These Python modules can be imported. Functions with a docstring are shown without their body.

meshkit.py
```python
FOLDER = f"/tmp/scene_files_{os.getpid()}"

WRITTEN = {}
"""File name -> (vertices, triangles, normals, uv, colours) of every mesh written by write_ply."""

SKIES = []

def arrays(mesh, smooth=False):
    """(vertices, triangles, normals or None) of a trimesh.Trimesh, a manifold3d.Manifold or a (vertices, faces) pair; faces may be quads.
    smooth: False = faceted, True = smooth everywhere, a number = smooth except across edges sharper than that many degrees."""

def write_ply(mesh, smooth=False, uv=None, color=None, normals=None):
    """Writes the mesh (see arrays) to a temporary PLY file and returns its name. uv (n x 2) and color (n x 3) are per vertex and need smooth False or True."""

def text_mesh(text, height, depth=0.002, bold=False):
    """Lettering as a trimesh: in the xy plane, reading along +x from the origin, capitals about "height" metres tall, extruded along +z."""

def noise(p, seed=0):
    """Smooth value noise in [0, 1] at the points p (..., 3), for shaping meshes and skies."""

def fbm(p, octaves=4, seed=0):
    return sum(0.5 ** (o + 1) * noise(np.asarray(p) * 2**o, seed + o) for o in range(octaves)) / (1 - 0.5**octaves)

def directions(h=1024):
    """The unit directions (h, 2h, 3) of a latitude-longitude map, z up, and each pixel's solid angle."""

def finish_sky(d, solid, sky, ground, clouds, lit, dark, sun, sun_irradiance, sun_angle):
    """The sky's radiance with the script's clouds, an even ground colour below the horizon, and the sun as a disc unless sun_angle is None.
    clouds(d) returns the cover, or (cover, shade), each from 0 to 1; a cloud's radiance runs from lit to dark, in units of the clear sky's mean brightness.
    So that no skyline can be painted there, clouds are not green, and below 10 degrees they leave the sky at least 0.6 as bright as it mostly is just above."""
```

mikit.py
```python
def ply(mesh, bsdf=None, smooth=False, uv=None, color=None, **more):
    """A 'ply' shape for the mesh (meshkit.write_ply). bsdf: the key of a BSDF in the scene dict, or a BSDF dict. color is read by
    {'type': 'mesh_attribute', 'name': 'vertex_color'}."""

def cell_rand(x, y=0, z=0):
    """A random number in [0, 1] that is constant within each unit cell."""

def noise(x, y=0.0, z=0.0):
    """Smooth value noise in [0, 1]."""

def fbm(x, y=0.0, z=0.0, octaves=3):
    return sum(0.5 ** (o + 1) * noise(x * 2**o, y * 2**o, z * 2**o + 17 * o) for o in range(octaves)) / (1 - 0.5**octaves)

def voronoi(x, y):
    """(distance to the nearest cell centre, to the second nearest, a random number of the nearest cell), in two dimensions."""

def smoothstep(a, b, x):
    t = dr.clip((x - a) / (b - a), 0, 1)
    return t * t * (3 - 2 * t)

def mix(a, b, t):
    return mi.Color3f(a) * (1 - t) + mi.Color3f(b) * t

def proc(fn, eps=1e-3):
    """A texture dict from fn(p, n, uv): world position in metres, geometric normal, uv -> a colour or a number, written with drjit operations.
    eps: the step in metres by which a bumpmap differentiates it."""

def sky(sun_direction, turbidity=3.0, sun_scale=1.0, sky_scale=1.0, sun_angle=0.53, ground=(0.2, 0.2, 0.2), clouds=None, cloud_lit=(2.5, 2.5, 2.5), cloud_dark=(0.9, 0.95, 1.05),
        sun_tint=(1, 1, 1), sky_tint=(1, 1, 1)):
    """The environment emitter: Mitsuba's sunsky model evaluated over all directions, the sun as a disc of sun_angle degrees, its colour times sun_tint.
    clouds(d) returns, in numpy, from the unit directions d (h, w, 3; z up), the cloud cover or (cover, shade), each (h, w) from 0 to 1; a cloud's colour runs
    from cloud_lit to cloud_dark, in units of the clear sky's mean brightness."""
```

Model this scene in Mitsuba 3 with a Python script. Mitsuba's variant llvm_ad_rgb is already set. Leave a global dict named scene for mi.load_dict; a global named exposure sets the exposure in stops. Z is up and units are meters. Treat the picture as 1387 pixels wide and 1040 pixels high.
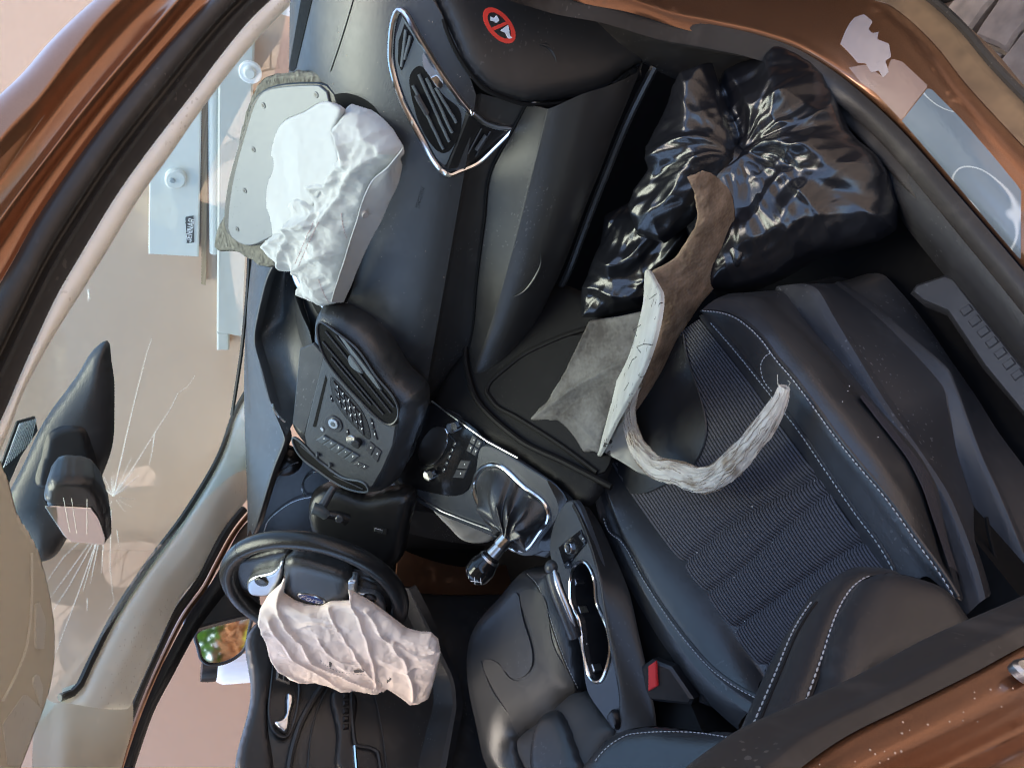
import math, numpy as np, trimesh, mitsuba as mi, mikit, meshkit, shapely
import manifold3d as m3
from scipy.interpolate import PchipInterpolator, CubicSpline
from scipy.spatial import Delaunay, cKDTree
from scipy.ndimage import gaussian_filter1d
from shapely.geometry import Polygon, LineString, Point
import drjit as dr
from mikit import proc, noise, fbm, voronoi, smoothstep, mix, cell_rand

# ---------------------------------------------------------------- camera, sky, exposure
CAM = np.array([0.96214922, -0.35159439, 1.37264398])
ROT = np.array([[0.3869928, -0.25188239, -0.88701287], [-0.70015372, -0.70624126, -0.10491923], [-0.60001778, 0.66164835, -0.44966668]])
FPX = 964.3741489                                    # focal length in pixels of a 1387 x 1040 photograph
scene, labels = {}, {}
T = mi.ScalarTransform4f
scene['camera'] = {'type': 'perspective', 'fov': 2 * math.degrees(math.atan(693.5 / FPX)), 'fov_axis': 'x', 'near_clip': 0.01, 'far_clip': 300.0,
                   'to_world': T().look_at(origin=CAM.tolist(), target=(CAM + ROT[2]).tolist(), up=(-ROT[1]).tolist())}
scene['daylight'] = mikit.sky([-0.22, -0.14, 0.96], turbidity=3, sun_scale=0.3, sun_angle=45, clouds=lambda d: 0.12 + 0 * d[..., 2], sky_tint=(.90, 1.0, 1.08))
exposure = 3.75

# ---------------------------------------------------------------- helpers
def Q(px, py, x=None, y=None, z=None):               # the point that the photograph shows at a pixel, on a world plane x=, y= or z=
    d = ROT.T @ np.array([(px - 693.5) / FPX, (py - 520) / FPX, 1.0])
    for i, v in enumerate((x, y, z)):
        if v is not None:
            return CAM + d * (v - CAM[i]) / d[i]

class PL:                                            # a plane in the world with axes u, v and normal n
    def __init__(s, o, n, u=None):
        s.o = np.array(o, float); s.n = np.array(n, float); s.n /= np.linalg.norm(s.n)
        u = np.array(u if u is not None else ([1, 0, 0] if abs(s.n[0]) < .8 else [0, 1, 0]), float)
        s.u = u - s.n * (u @ s.n); s.u /= np.linalg.norm(s.u); s.v = np.cross(s.n, s.u)
    def at(s, px, py):
        d = ROT.T @ np.array([(px - 693.5) / FPX, (py - 520) / FPX, 1.0])
        return CAM + d * ((s.o - CAM) @ s.n) / (d @ s.n)
    def two(s, pts):                                 # pixels to plane coordinates
        p = np.array([s.at(*q) for q in pts]) - s.o
        return np.stack([p @ s.u, p @ s.v], 1)
    def three(s, ab, h=0.0):
        ab = np.asarray(ab, float); h = np.broadcast_to(h, (len(ab),))
        return s.o + ab[:, :1] * s.u + ab[:, 1:2] * s.v + h[:, None] * s.n
    def up(s, d): return PL(s.o + s.n * d, s.n, s.u)

def three_points(a, b, c): return PL(a, np.cross(np.subtract(b, a), np.subtract(c, a)))
def chord(p): return np.r_[0, np.cumsum(np.linalg.norm(np.diff(p, axis=0), axis=1) + 1e-9)]
def spl(p, n, closed=False, lin=False):              # resample a polyline with n points on a smooth curve
    p = np.asarray(p, float)
    if closed:
        q = np.vstack([p, p[:1]]); t = chord(q)
        f = CubicSpline(t, q, bc_type='periodic') if not lin else (lambda s: np.stack([np.interp(s, t, q[:, k]) for k in range(q.shape[1])], 1))
        return f(np.linspace(0, t[-1], n, endpoint=False))
    t = chord(p)
    if lin or len(p) < 3: return np.stack([np.interp(np.linspace(0, t[-1], n), t, p[:, k]) for k in range(p.shape[1])], 1)
    return PchipInterpolator(t, p)(np.linspace(0, t[-1], n))
def crv(pts, n=40, **k):                             # pixels (px, py[, value]) on a world plane -> a smooth 3D curve
    ax, val = list(k.items())[0] if k else ('z', None)
    return spl(np.array([Q(p[0], p[1], **{ax: (p[2] if len(p) > 2 else val)}) for p in pts]), n)
def grid(rows):                                      # rows (m, n, 3) -> mesh
    g = np.asarray(rows); m, n = g.shape[:2]
    i, j = np.meshgrid(np.arange(m - 1), np.arange(n - 1), indexing='ij'); a = (i * n + j).ravel()
    return g.reshape(-1, 3), np.vstack([np.stack([a, a + 1, a + n + 1], 1), np.stack([a, a + n + 1, a + n], 1)])
def loft(curves, k=6, smooth=True):                  # a sheet through curves of equal length; k steps between neighbours
    c = np.array(curves); m = len(c)
    if smooth and m > 2:
        t = np.r_[0, np.cumsum(np.linalg.norm(np.diff(c, axis=0), axis=2).mean(1) + 1e-6)]
        s = np.concatenate([np.linspace(t[i], t[i + 1], k, endpoint=False) for i in range(m - 1)] + [[t[-1]]])
        return grid(PchipInterpolator(t, c, axis=0)(s))
    s = np.linspace(0, m - 1, (m - 1) * k + 1); i = np.minimum(s.astype(int), m - 2); w = (s - i)[:, None, None]
    return grid(c[i] * (1 - w) + c[i + 1] * w)
def vn(v, f):
    n = np.zeros_like(v); fn = np.cross(v[f[:, 1]] - v[f[:, 0]], v[f[:, 2]] - v[f[:, 0]])
    for k in range(3): np.add.at(n, f[:, k], fn)
    return n / np.maximum(np.linalg.norm(n, axis=1, keepdims=True), 1e-12)
def face_cam(mesh):                                  # turn a sheet so that its normals point to the side the photograph sees
    v, f = mesh; n = vn(v, f)
    return (v, f[:, ::-1]) if ((CAM - v) * n).sum() < 0 else (v, f)
def thick(mesh, t):                                  # sheet -> solid, t metres behind it
    v, f = face_cam(mesh); n = vn(v, f); m = len(v)
    e = np.vstack([f[:, [0, 1]], f[:, [1, 2]], f[:, [2, 0]]]); key = {(a, b) for a, b in e.tolist()}
    b = np.array([x for x in e.tolist() if (x[1], x[0]) not in key])
    side = np.vstack([np.stack([b[:, 1], b[:, 0], b[:, 0] + m], 1), np.stack([b[:, 1], b[:, 0] + m, b[:, 1] + m], 1)])
    return np.vstack([v, v - n * t]), np.vstack([f, f[:, ::-1] + m, side])
def cat(*ms):
    V, F, k = [], [], 0
    for m in ms:
        if hasattr(m, 'vertices'): m = (np.array(m.vertices), np.array(m.faces))
        V.append(np.asarray(m[0])); F.append(np.asarray(m[1]) + k); k += len(m[0])
    return np.vstack(V), np.vstack(F)
def tube(path, r, n=8, closed=False):
    p = np.asarray(path, float); m = len(p); r = np.broadcast_to(r, (m,))
    t = (np.roll(p, -1, 0) - np.roll(p, 1, 0)) if closed else np.gradient(p, axis=0)
    t /= np.linalg.norm(t, axis=1, keepdims=True) + 1e-12
    a = np.cross(t[0], [0, 0, 1] if abs(t[0, 2]) < .9 else [1, 0, 0]); A = []
    for i in range(m):
        a = a - t[i] * (a @ t[i]); a /= np.linalg.norm(a) + 1e-12; A.append(a)
    A = np.array(A); B = np.cross(t, A); th = np.arange(n) * 2 * np.pi / n
    v = p[:, None] + r[:, None, None] * (np.cos(th)[None, :, None] * A[:, None] + np.sin(th)[None, :, None] * B[:, None])
    rows = m if closed else m - 1
    i, j = np.meshgrid(np.arange(rows), np.arange(n), indexing='ij'); i2, j2 = (i + 1) % m, (j + 1) % n
    q = np.stack([i * n + j, i * n + j2, i2 * n + j2, i2 * n + j], -1).reshape(-1, 4)
    f = np.vstack([q[:, [0, 1, 2]], q[:, [0, 2, 3]]]); v = v.reshape(-1, 3)
    if not closed:
        v = np.vstack([v, p[:1], p[-1:]]); k = len(v); jj = np.arange(n); e = (m - 1) * n
        f = np.vstack([f, np.stack([(jj + 1) % n, jj, jj * 0 + k - 2], 1), np.stack([e + jj, e + (jj + 1) % n, jj * 0 + k - 1], 1)])
    return v, f
def inset(P, d):                                     # move a closed 2D ring inwards, same point count
    P = np.asarray(P); a = np.roll(P, 1, 0); b = np.roll(P, -1, 0)
    t1 = P - a; t2 = b - P
    t1 /= np.linalg.norm(t1, axis=1, keepdims=True) + 1e-12; t2 /= np.linalg.norm(t2, axis=1, keepdims=True) + 1e-12
    n = np.stack([-(t1 + t2)[:, 1], (t1 + t2)[:, 0]], 1); n /= np.linalg.norm(n, axis=1, keepdims=True) + 1e-9
    s = 1 if np.sum(P[:, 0] * b[:, 1] - P[:, 1] * b[:, 0]) > 0 else -1
    c = np.clip((n * np.stack([-t1[:, 1], t1[:, 0]], 1)).sum(1), .5, 1)
    return P + s * d * n / c[:, None]
def solid(rings, pl, h0, h1, bev=0.0):               # prism of 2D rings (first outer, others holes) from h0 to h1 with a chamfer at h1
    rings = [np.asarray(r, float) for r in rings]
    out = []
    for k, r in enumerate(rings):
        area = np.sum(r[:, 0] * np.roll(r, -1, 0)[:, 1] - r[:, 1] * np.roll(r, -1, 0)[:, 0])
        out.append(r if (area > 0) == (k == 0) else r[::-1])
    V, F, k = [], [], 0; top, bot = [], []
    for i, r in enumerate(out):
        lv = [(r, h0), (r, h1 - bev), (inset(r, bev if i == 0 else -bev), h1)] if bev else [(r, h0), (r, h1)]
        m = len(r); j = np.arange(m); j2 = (j + 1) % m
        for a, (q, h) in enumerate(lv):
            V.append(pl.three(q, h))
            if a:
                b0, b1 = k + (a - 1) * m, k + a * m
                F += [np.stack([b0 + j, b0 + j2, b1 + j2], 1), np.stack([b0 + j, b1 + j2, b1 + j], 1)]
        top.append((lv[-1][0], k + (len(lv) - 1) * m)); bot.append((r, k)); k += len(lv) * m
    for cap, flip in ((top, False), (bot, True)):
        idx = np.concatenate([b + np.arange(len(q)) for q, b in cap])
        t = np.asarray(m3.triangulate([q for q, _ in cap]))
        F.append(idx[t][:, ::-1] if flip else idx[t])
    return np.vstack(V), np.vstack(F)
def plate(px, pl, t=.003, bev=0.0, holes=(), lift=0.0, n=None, lin=False):   # outline in pixels on a plane of the world -> solid plate
    r = pl.two(px); r = spl(r, n or max(24, 4 * len(px)), True, lin) if not (lin and n is None) else r
    hs = [spl(pl.two(h), 4 * len(h) + 12, True, lin) if not lin else pl.two(h) for h in holes]
    return solid([r] + hs, pl, lift, lift + t, bev)
def pillow(ring, pl, hgt, w, back=0.0, h=.006, wr=None, lift=0.0, power=.5):  # solid over a 2D ring, rising to hgt within w of its edge; wr(ab, d) adds wrinkles in metres
    P = Polygon(ring).buffer(0)
    if P.geom_type != 'Polygon': P = max(P.geoms, key=lambda g: g.area)
    L = P.exterior.length; nb = max(24, int(L / h))
    bd = np.array([P.exterior.interpolate(L * i / nb).coords[0] for i in range(nb)])
    x0, y0, x1, y1 = P.bounds
    X, Y = np.meshgrid(np.arange(x0, x1, h), np.arange(y0, y1, h * .866)); X = X + (np.arange(X.shape[0]) % 2)[:, None] * h / 2
    g = np.stack([X.ravel(), Y.ravel()], 1)
    g = g[shapely.contains_xy(P, g[:, 0], g[:, 1])]
    dense = np.array([P.exterior.interpolate(L * i / (4 * nb)).coords[0] for i in range(4 * nb)])
    tree = cKDTree(dense); dg = tree.query(g)[0]; g, dg = g[dg > .55 * h], dg[dg > .55 * h]
    A = np.vstack([bd, g]); d = np.r_[np.zeros(nb), dg]
    t = Delaunay(A).simplices; c = A[t].mean(1); t = t[shapely.contains_xy(P, c[:, 0], c[:, 1])]
    a = A[t]; cr = (a[:, 1, 0] - a[:, 0, 0]) * (a[:, 2, 1] - a[:, 0, 1]) - (a[:, 1, 1] - a[:, 0, 1]) * (a[:, 2, 0] - a[:, 0, 0])
    t[cr < 0] = t[cr < 0][:, ::-1]
    s = np.clip(d / w, 0, 1); prof = (1 - (1 - s) ** 2) ** power
    hh = hgt * prof + (wr(A, d) * np.clip(d / (2.5 * h), 0, 1) if wr is not None else 0)
    front = pl.three(A, lift + hh); bk = pl.three(A[nb:], lift - back * prof[nb:] - 1e-4)
    idx = np.r_[np.arange(nb), np.arange(nb, len(A)) + len(A) - nb]
    return np.vstack([front, bk]), np.vstack([t, idx[t][:, ::-1]])
def hits(mesh, px):                                  # where the lines of sight through pixels meet a mesh: points, normals
    v, f = np.asarray(mesh[0]), np.asarray(mesh[1]); a, b, c = v[f[:, 0]], v[f[:, 1]], v[f[:, 2]]
    e1, e2 = b - a, c - a; N = np.cross(e1, e2); P, M = [], []
    for q in px:
        d = ROT.T @ np.array([(q[0] - 693.5) / FPX, (q[1] - 520) / FPX, 1.0])
        h = np.cross(d, e2); det = (e1 * h).sum(1); det = np.where(abs(det) < 1e-14, 1e-14, det)
        s = CAM - a; u = (s * h).sum(1) / det; k = np.cross(s, e1); w = (k @ d) / det; t = (e2 * k).sum(1) / det
        ok = (u > -1e-6) & (w > -1e-6) & (u + w < 1 + 1e-6) & (t > .01)
        if not ok.any(): continue
        i = np.where(ok)[0][np.argmin(t[ok])]; n = N[i] / np.linalg.norm(N[i])
        P.append(CAM + d * t[i]); M.append(n if n @ (CAM - P[-1]) > 0 else -n)
    return np.array(P), np.array(M)
def lay(mesh, px, n=60, lift=.001, closed=False, lin=False, sm=2):  # a curve of pixels laid onto a mesh
    q = spl(np.array(px, float), n, closed, lin); P, N = hits(mesh, q)
    if sm and not closed: P, N = gaussian_filter1d(P, sm, axis=0, mode='nearest'), gaussian_filter1d(N, sm, axis=0, mode='nearest')
    N /= np.linalg.norm(N, axis=1, keepdims=True)
    return P + N * lift
def dashes(path, dash=.0042, gap=.0022, r=.0007):    # a row of stitches
    t = chord(path); out = []
    for s in np.arange(0, t[-1] - dash, dash + gap):
        q = np.stack([np.interp(np.linspace(s, s + dash, 4), t, path[:, k]) for k in range(3)], 1)
        out.append(tube(q, np.array([.5, 1, 1, .5]) * r, 5))
    return cat(*out)
def drape(mesh, px, lift=.0012, edge=.0006, n=None, lin=False, h=.004, holes=()):   # a thin patch whose outline (pixels) is projected onto a mesh
    ring = spl(np.array(px, float), n or 8 * len(px), True, lin)
    P = Polygon(ring, [spl(np.array(q, float), 40, True) for q in holes]).buffer(0)
    if P.geom_type != 'Polygon': P = max(P.geoms, key=lambda g: g.area)
    s = h * 900; x0, y0, x1, y1 = P.bounds
    X, Y = np.meshgrid(np.arange(x0, x1, s), np.arange(y0, y1, s)); g = np.stack([X.ravel(), Y.ravel()], 1)
    g = g[shapely.contains_xy(P.buffer(-.4 * s), g[:, 0], g[:, 1])]
    bd = [np.array([r.interpolate(r.length * i / max(12, int(r.length / s))).coords[0] for i in range(max(12, int(r.length / s)))]) for r in [P.exterior, *P.interiors]]
    A = np.vstack(bd + [g]); t = Delaunay(A).simplices; c = A[t].mean(1); t = t[shapely.contains_xy(P, c[:, 0], c[:, 1])]
    pts = [hits(mesh, [q]) for q in A]; ok = np.array([len(p[0]) > 0 for p in pts])
    t = t[ok[t].all(1)]; idx = np.cumsum(ok) - 1
    X3 = np.array([p[0][0] for p in pts if len(p[0])]); N = np.array([p[1][0] for p in pts if len(p[0])])
    return thick((X3 + N * lift, idx[t]), lift + edge)
def box(c, s, R=None):
    v = np.array([[x, y, z] for x in (-.5, .5) for y in (-.5, .5) for z in (-.5, .5)]) * np.array(s)
    if R is not None: v = v @ np.array(R)
    return v + np.array(c), np.array([[0, 1, 3], [0, 3, 2], [4, 6, 7], [4, 7, 5], [0, 4, 5], [0, 5, 1], [2, 3, 7], [2, 7, 6], [0, 2, 6], [0, 6, 4], [1, 5, 7], [1, 7, 3]])
def rbox(c, s, r=.004, R=None, seg=3):               # box with rounded edges
    s = np.array(s, float) / 2 - r
    sp = trimesh.creation.icosphere(subdivisions=2, radius=r)
    m = m3.Manifold.hull_points(np.vstack([sp.vertices + np.array([a, b, d]) * s for a in (-1, 1) for b in (-1, 1) for d in (-1, 1)])).to_mesh()
    v = np.array(m.vert_properties[:, :3])
    if R is not None: v = v @ np.array(R)
    return v + np.array(c), np.array(m.tri_verts)
def disc(c, n, r, t, bev=0.0, seg=32, r2=0.0):       # cylinder (or ring with hole r2) of height t along n from c
    pl = PL(c, n); th = np.linspace(0, 2 * np.pi, seg, endpoint=False); k = np.stack([np.cos(th), np.sin(th)], 1)
    return solid([k * r] + ([k * r2] if r2 else []), pl, 0, t, bev)
def ball(c, r, sub=2):
    m = trimesh.creation.icosphere(subdivisions=sub, radius=1.0)
    return np.array(m.vertices) * np.array(r) + np.array(c), np.array(m.faces)
def words(text, height, pl, depth=.0006, bold=True, rot=0.0, italic=0.0):      # lettering centred on a plane
    m = meshkit.text_mesh(text, height, depth, bold); v = np.array(m.vertices)
    v[:, :2] -= (v[:, :2].max(0) + v[:, :2].min(0)) / 2; v[:, 0] += italic * v[:, 1]
    c, s = math.cos(rot), math.sin(rot); ab = np.stack([v[:, 0] * c - v[:, 1] * s, v[:, 0] * s + v[:, 1] * c], 1)
    return pl.three(ab, v[:, 2]), np.array(m.faces)
COUNT = {}
def put(key, mesh, bsdf, label=None, cat_=None, group=None, kind=None, smooth=38, **more):   # one entry of the scene
    COUNT[key] = COUNT.get(key, 0) + 1
    if COUNT[key] > 1: key = f'{key}_{COUNT[key] - 1:03d}'
    scene[key] = mikit.ply((np.asarray(mesh[0], float), np.asarray(mesh[1], int)), bsdf, smooth=smooth, **more)
    tag(key, label, cat_, group, kind)
    return key
def tag(key, label=None, cat_=None, group=None, kind=None):
    d = {k: v for k, v in (('label', label), ('category', cat_), ('group', group), ('kind', kind)) if v}
    if d: labels[key] = d
def n3(p, s, seed=0): return meshkit.noise(np.c_[np.asarray(p)[:, :2] * s, np.zeros(len(p)) + seed * 7.3] if np.asarray(p).shape[1] == 2 else np.asarray(p) * s, seed)
def ridged(p, s, seed=0, stretch=(1, 1), rot=0.0, warp=.3, octv=3):            # sharp folds of cloth or film, 0..1
    p = np.asarray(p); c, q = math.cos(rot), math.sin(rot)
    a = np.stack([p[:, 0] * c + p[:, 1] * q, -p[:, 0] * q + p[:, 1] * c], 1) * s
    a = a + warp * np.stack([n3(a, .8, seed + 5), n3(a, .8, seed + 9)], 1) * 2
    a = a / np.array(stretch); out, amp, tot = 0, 1.0, 0
    for o in range(octv):
        out = out + amp * (1 - abs(2 * n3(a, 2.0 ** o, seed + o) - 1)); tot += amp; amp *= .5
    return out / tot

def creased(A, cell, seed, stretch=(1, 1), rot=0.0, warp=.5):      # facets with sharp ridges between them, 0..1 (crumpled cloth, thin film)
    A = np.asarray(A); c, s = math.cos(rot), math.sin(rot)
    q = np.stack([A[:, 0] * c + A[:, 1] * s, -A[:, 0] * s + A[:, 1] * c], 1) / cell / np.array(stretch)
    q = q + warp * (np.stack([n3(q, .7, seed + 5), n3(q, .7, seed + 9)], 1) - .5) * 2
    lo, hi = np.floor(q.min(0)) - 1, np.ceil(q.max(0)) + 2
    g = np.stack(np.meshgrid(np.arange(lo[0], hi[0]), np.arange(lo[1], hi[1])), -1).reshape(-1, 2)
    return np.minimum(cKDTree(g + np.random.default_rng(seed).uniform(0, 1, g.shape)).query(q)[0], 1.0)

# ---------------------------------------------------------------- materials
def two(b): return {'type': 'twosided', 'bsdf': b}
def rgb(*c): return {'type': 'rgb', 'value': list(c)}
def pri(col, rough, **k):
    d = {'type': 'principled', 'base_color': rgb(*col) if isinstance(col, tuple) else col, 'roughness': rough}
    d.update(k); return d
def bump(b, fn, scale=1.0, eps=4e-4): return {'type': 'bumpmap', 'arbitrary': proc(fn, eps), 'scale': scale, 'bsdf': b}
def vnoise3(p, s): return noise(p.x * s, p.y * s, p.z * s)
def grain(p, n, uv): return 0.00016 * vnoise3(p, 520.0) + 0.00010 * vnoise3(p, 1000.0)
def leather_grain(p, n, uv): return 0.00018 * vnoise3(p, 420.0) + 0.0005 * vnoise3(p, 40.0)
def dusty(base, dust, s=18.0, lo=.5, hi=.9, amt=.5):
    def fn(p, n, uv):
        a = smoothstep(lo, hi, fbm(p.x * s, p.y * s, p.z * s, 4)) * amt
        sp = smoothstep(.80, .86, vnoise3(p, 260.0)) * smoothstep(.55, .8, vnoise3(p, 14.0)) * .8
        return mix(base, dust, dr.clip(a + sp, 0, 1))
    return proc(fn)
scene['soft_plastic'] = two(bump(pri(dusty((.021, .022, .024), (.07, .07, .07), amt=.4), .40, specular=.75), grain))
scene['hard_plastic'] = two(bump(pri(dusty((.020, .019, .0185), (.055, .052, .05), amt=.25), .38, specular=.5), grain))
scene['trim_plastic'] = two(bump(pri(dusty((.026, .026, .028), (.085, .085, .088), 25., .5, .9, .18), .42, specular=.55), grain))
scene['dark_plastic'] = two(pri((.010, .010, .011), .35, specular=.5))
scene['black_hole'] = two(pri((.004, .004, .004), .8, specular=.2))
scene['footwell_shade_plastic'] = two(bump(pri(dusty((.0065, .0055, .005), (.02, .017, .015), 20., .5, .9, .3), .6, specular=.2), grain))  # darker copy of the hard plastic, footwell shade put into its colour
scene['gloss_black'] = two(pri((.008, .008, .009), .10, specular=.5))
scene['panel_grey'] = two(pri((.060, .064, .070), .33, specular=.5, metallic=.25))
scene['button_grey'] = two(pri((.035, .036, .040), .30, specular=.5))
scene['leather'] = two(bump(pri(dusty((.023, .0235, .025), (.06, .06, .062), 9., .5, .95, .25), .36, specular=.75), leather_grain))
scene['fabric'] = two(pri(dusty((.030, .029, .034), (.085, .08, .085), 40., .55, .9, .25), .85, specular=.25, sheen=.6))
scene['rib_shade_cloth'] = two(pri(proc(lambda p, n, uv: mix((.014, .014, .016), (.085, .082, .09), smoothstep(.25, .8, dr.abs(dr.sin(uv.x * math.pi)))) * (.7 + .6 * vnoise3(p, 700.))), .85, specular=.25, sheen=.5))  # dark stripes paint the groove shade between the ribs
scene['thread'] = two(pri((.42, .42, .42), .7))
scene['rubber'] = two(pri(dusty((.028, .025, .023), (.075, .066, .058), 30., .5, .9, .4), .46, specular=.4))
scene['carpet'] = two(pri((.007, .007, .0075), .95, specular=.1))
scene['chrome'] = two(pri((.80, .80, .80), .10, metallic=1.0))
scene['satin'] = two(pri((.55, .56, .57), .28, metallic=1.0))
scene['mirror_glass'] = two(pri((.82, .83, .84), .02, metallic=1.0))
scene['beige_lining'] = two(bump(pri((.74, .68, .55), .9, specular=.2), lambda p, n, uv: .0004 * vnoise3(p, 700.)))
scene['beige_trim'] = two(bump(pri(dusty((.82, .785, .69), (.64, .59, .50), 7., .5, .95, .25), .62, specular=.3), grain))
def flakes(p, n, uv):
    return mix((.25, .112, .054), (.34, .165, .09), cell_rand(p.x * 2500., p.y * 2500., p.z * 2500.) * .6)
def splash(p, n, uv):
    return dr.clip(.22 + .5 * smoothstep(.62, .75, fbm(p.x * 60., p.y * 60., p.z * 60., 3)) * smoothstep(.5, .65, vnoise3(p, 7.)), 0, 1)
scene['bronze_paint'] = two(pri(proc(flakes), proc(splash), metallic=.75, specular=.5, clearcoat=1.0, clearcoat_gloss=.96))
scene['white_paint'] = two(pri((.80, .80, .80), .3))
scene['red_print'] = two(pri((.75, .05, .03), .45))
scene['white_print'] = two(pri((.75, .75, .75), .5))
scene['dark_print'] = two(pri((.03, .03, .03), .5))
scene['red_button'] = two(pri((.65, .035, .035), .35))
scene['blue_enamel'] = two(pri((.012, .03, .14), .2, clearcoat=.6))

# ---------------------------------------------------------------- the setting
scene['plaster_pink'] = two(bump(pri(proc(lambda p, n, uv: mix((.60, .425, .305), (.54, .375, .265), fbm(p.x * 1.3, p.y * 1.3, p.z * 1.3, 4))), .95, specular=.1), lambda p, n, uv: .0007 * vnoise3(p, 90.)))
scene['bounce_plaster'] = two(pri((.72, .56, .42), .95, specular=.1))
scene['plaster_white'] = two(pri((.72, .70, .66), .8))
scene['earth'] = two(pri(proc(lambda p, n, uv: mix((.36, .29, .22), (.44, .36, .28), fbm(p.x * 9., p.y * 9., 0., 4))), .95, specular=.1))
for i, c in enumerate([(.23, .18, .14), (.19, .15, .12), (.26, .20, .155)]):
    scene[f'paver_stone_{"abc"[i]}'] = two(bump(pri(proc(lambda p, n, uv, c=c: mi.Color3f(*c) * (.55 + .8 * fbm(p.x * 45., p.y * 45., p.z * 45., 4))), .9, specular=.2), lambda p, n, uv: .004 * fbm(p.x * 120., p.y * 120., p.z * 120., 3)))
scene['ground'] = mikit.ply((np.array([[-60, -60, -.03], [60, -60, -.03], [60, 60, -.03], [-60, 60, -.03]]), np.array([[0, 1, 2], [0, 2, 3]])), 'earth')
labels['ground'] = {'kind': 'structure'}
rng = np.random.default_rng(4)
PAV = []
for v in range(3):                                   # worn stone setts, three shapes
    r = np.array([[-.096, -.046], [.096, -.046], [.096, .046], [-.096, .046]]); r = spl(r, 20, True, True) + rng.normal(0, .0022, (20, 2))
    PAV.append(mikit.ply(solid([r], PL([0, 0, 0], [0, 0, 1], [1, 0, 0]), -.06, .002, .007), f'paver_stone_{"abc"[v]}', smooth=30))
k = 0; rest = []
for iy in range(-16, 34):
    for ix in range(-14, 18):
        x, y = ix * .2 + (iy % 2) * .1 + .05, iy * .1
        near = .72 < x < 2.2 and .2 < y < 2.0
        M = T().translate([x, y, float(rng.normal(0, .004))]).rotate([0, 0, 1], float(rng.normal(0, 1.5))).rotate([1, 0, 0], float(rng.normal(0, 1.6)))
        s = int(rng.integers(3))
        if near:
            scene['ground__paver' + (f'_{k:03d}' if k else '')] = {**PAV[s], 'to_world': M}; k += 1
        elif x > .5 or y > 2.3 or x < -1.0:
            rest.append(box((x, y, -.03), (.19, .09, .06)))
scene['paver_far'] = two(pri((.36, .29, .23), .9, specular=.2))
put('ground__paving_beyond', cat(*rest), 'paver_far', kind='stuff', smooth=False)
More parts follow.
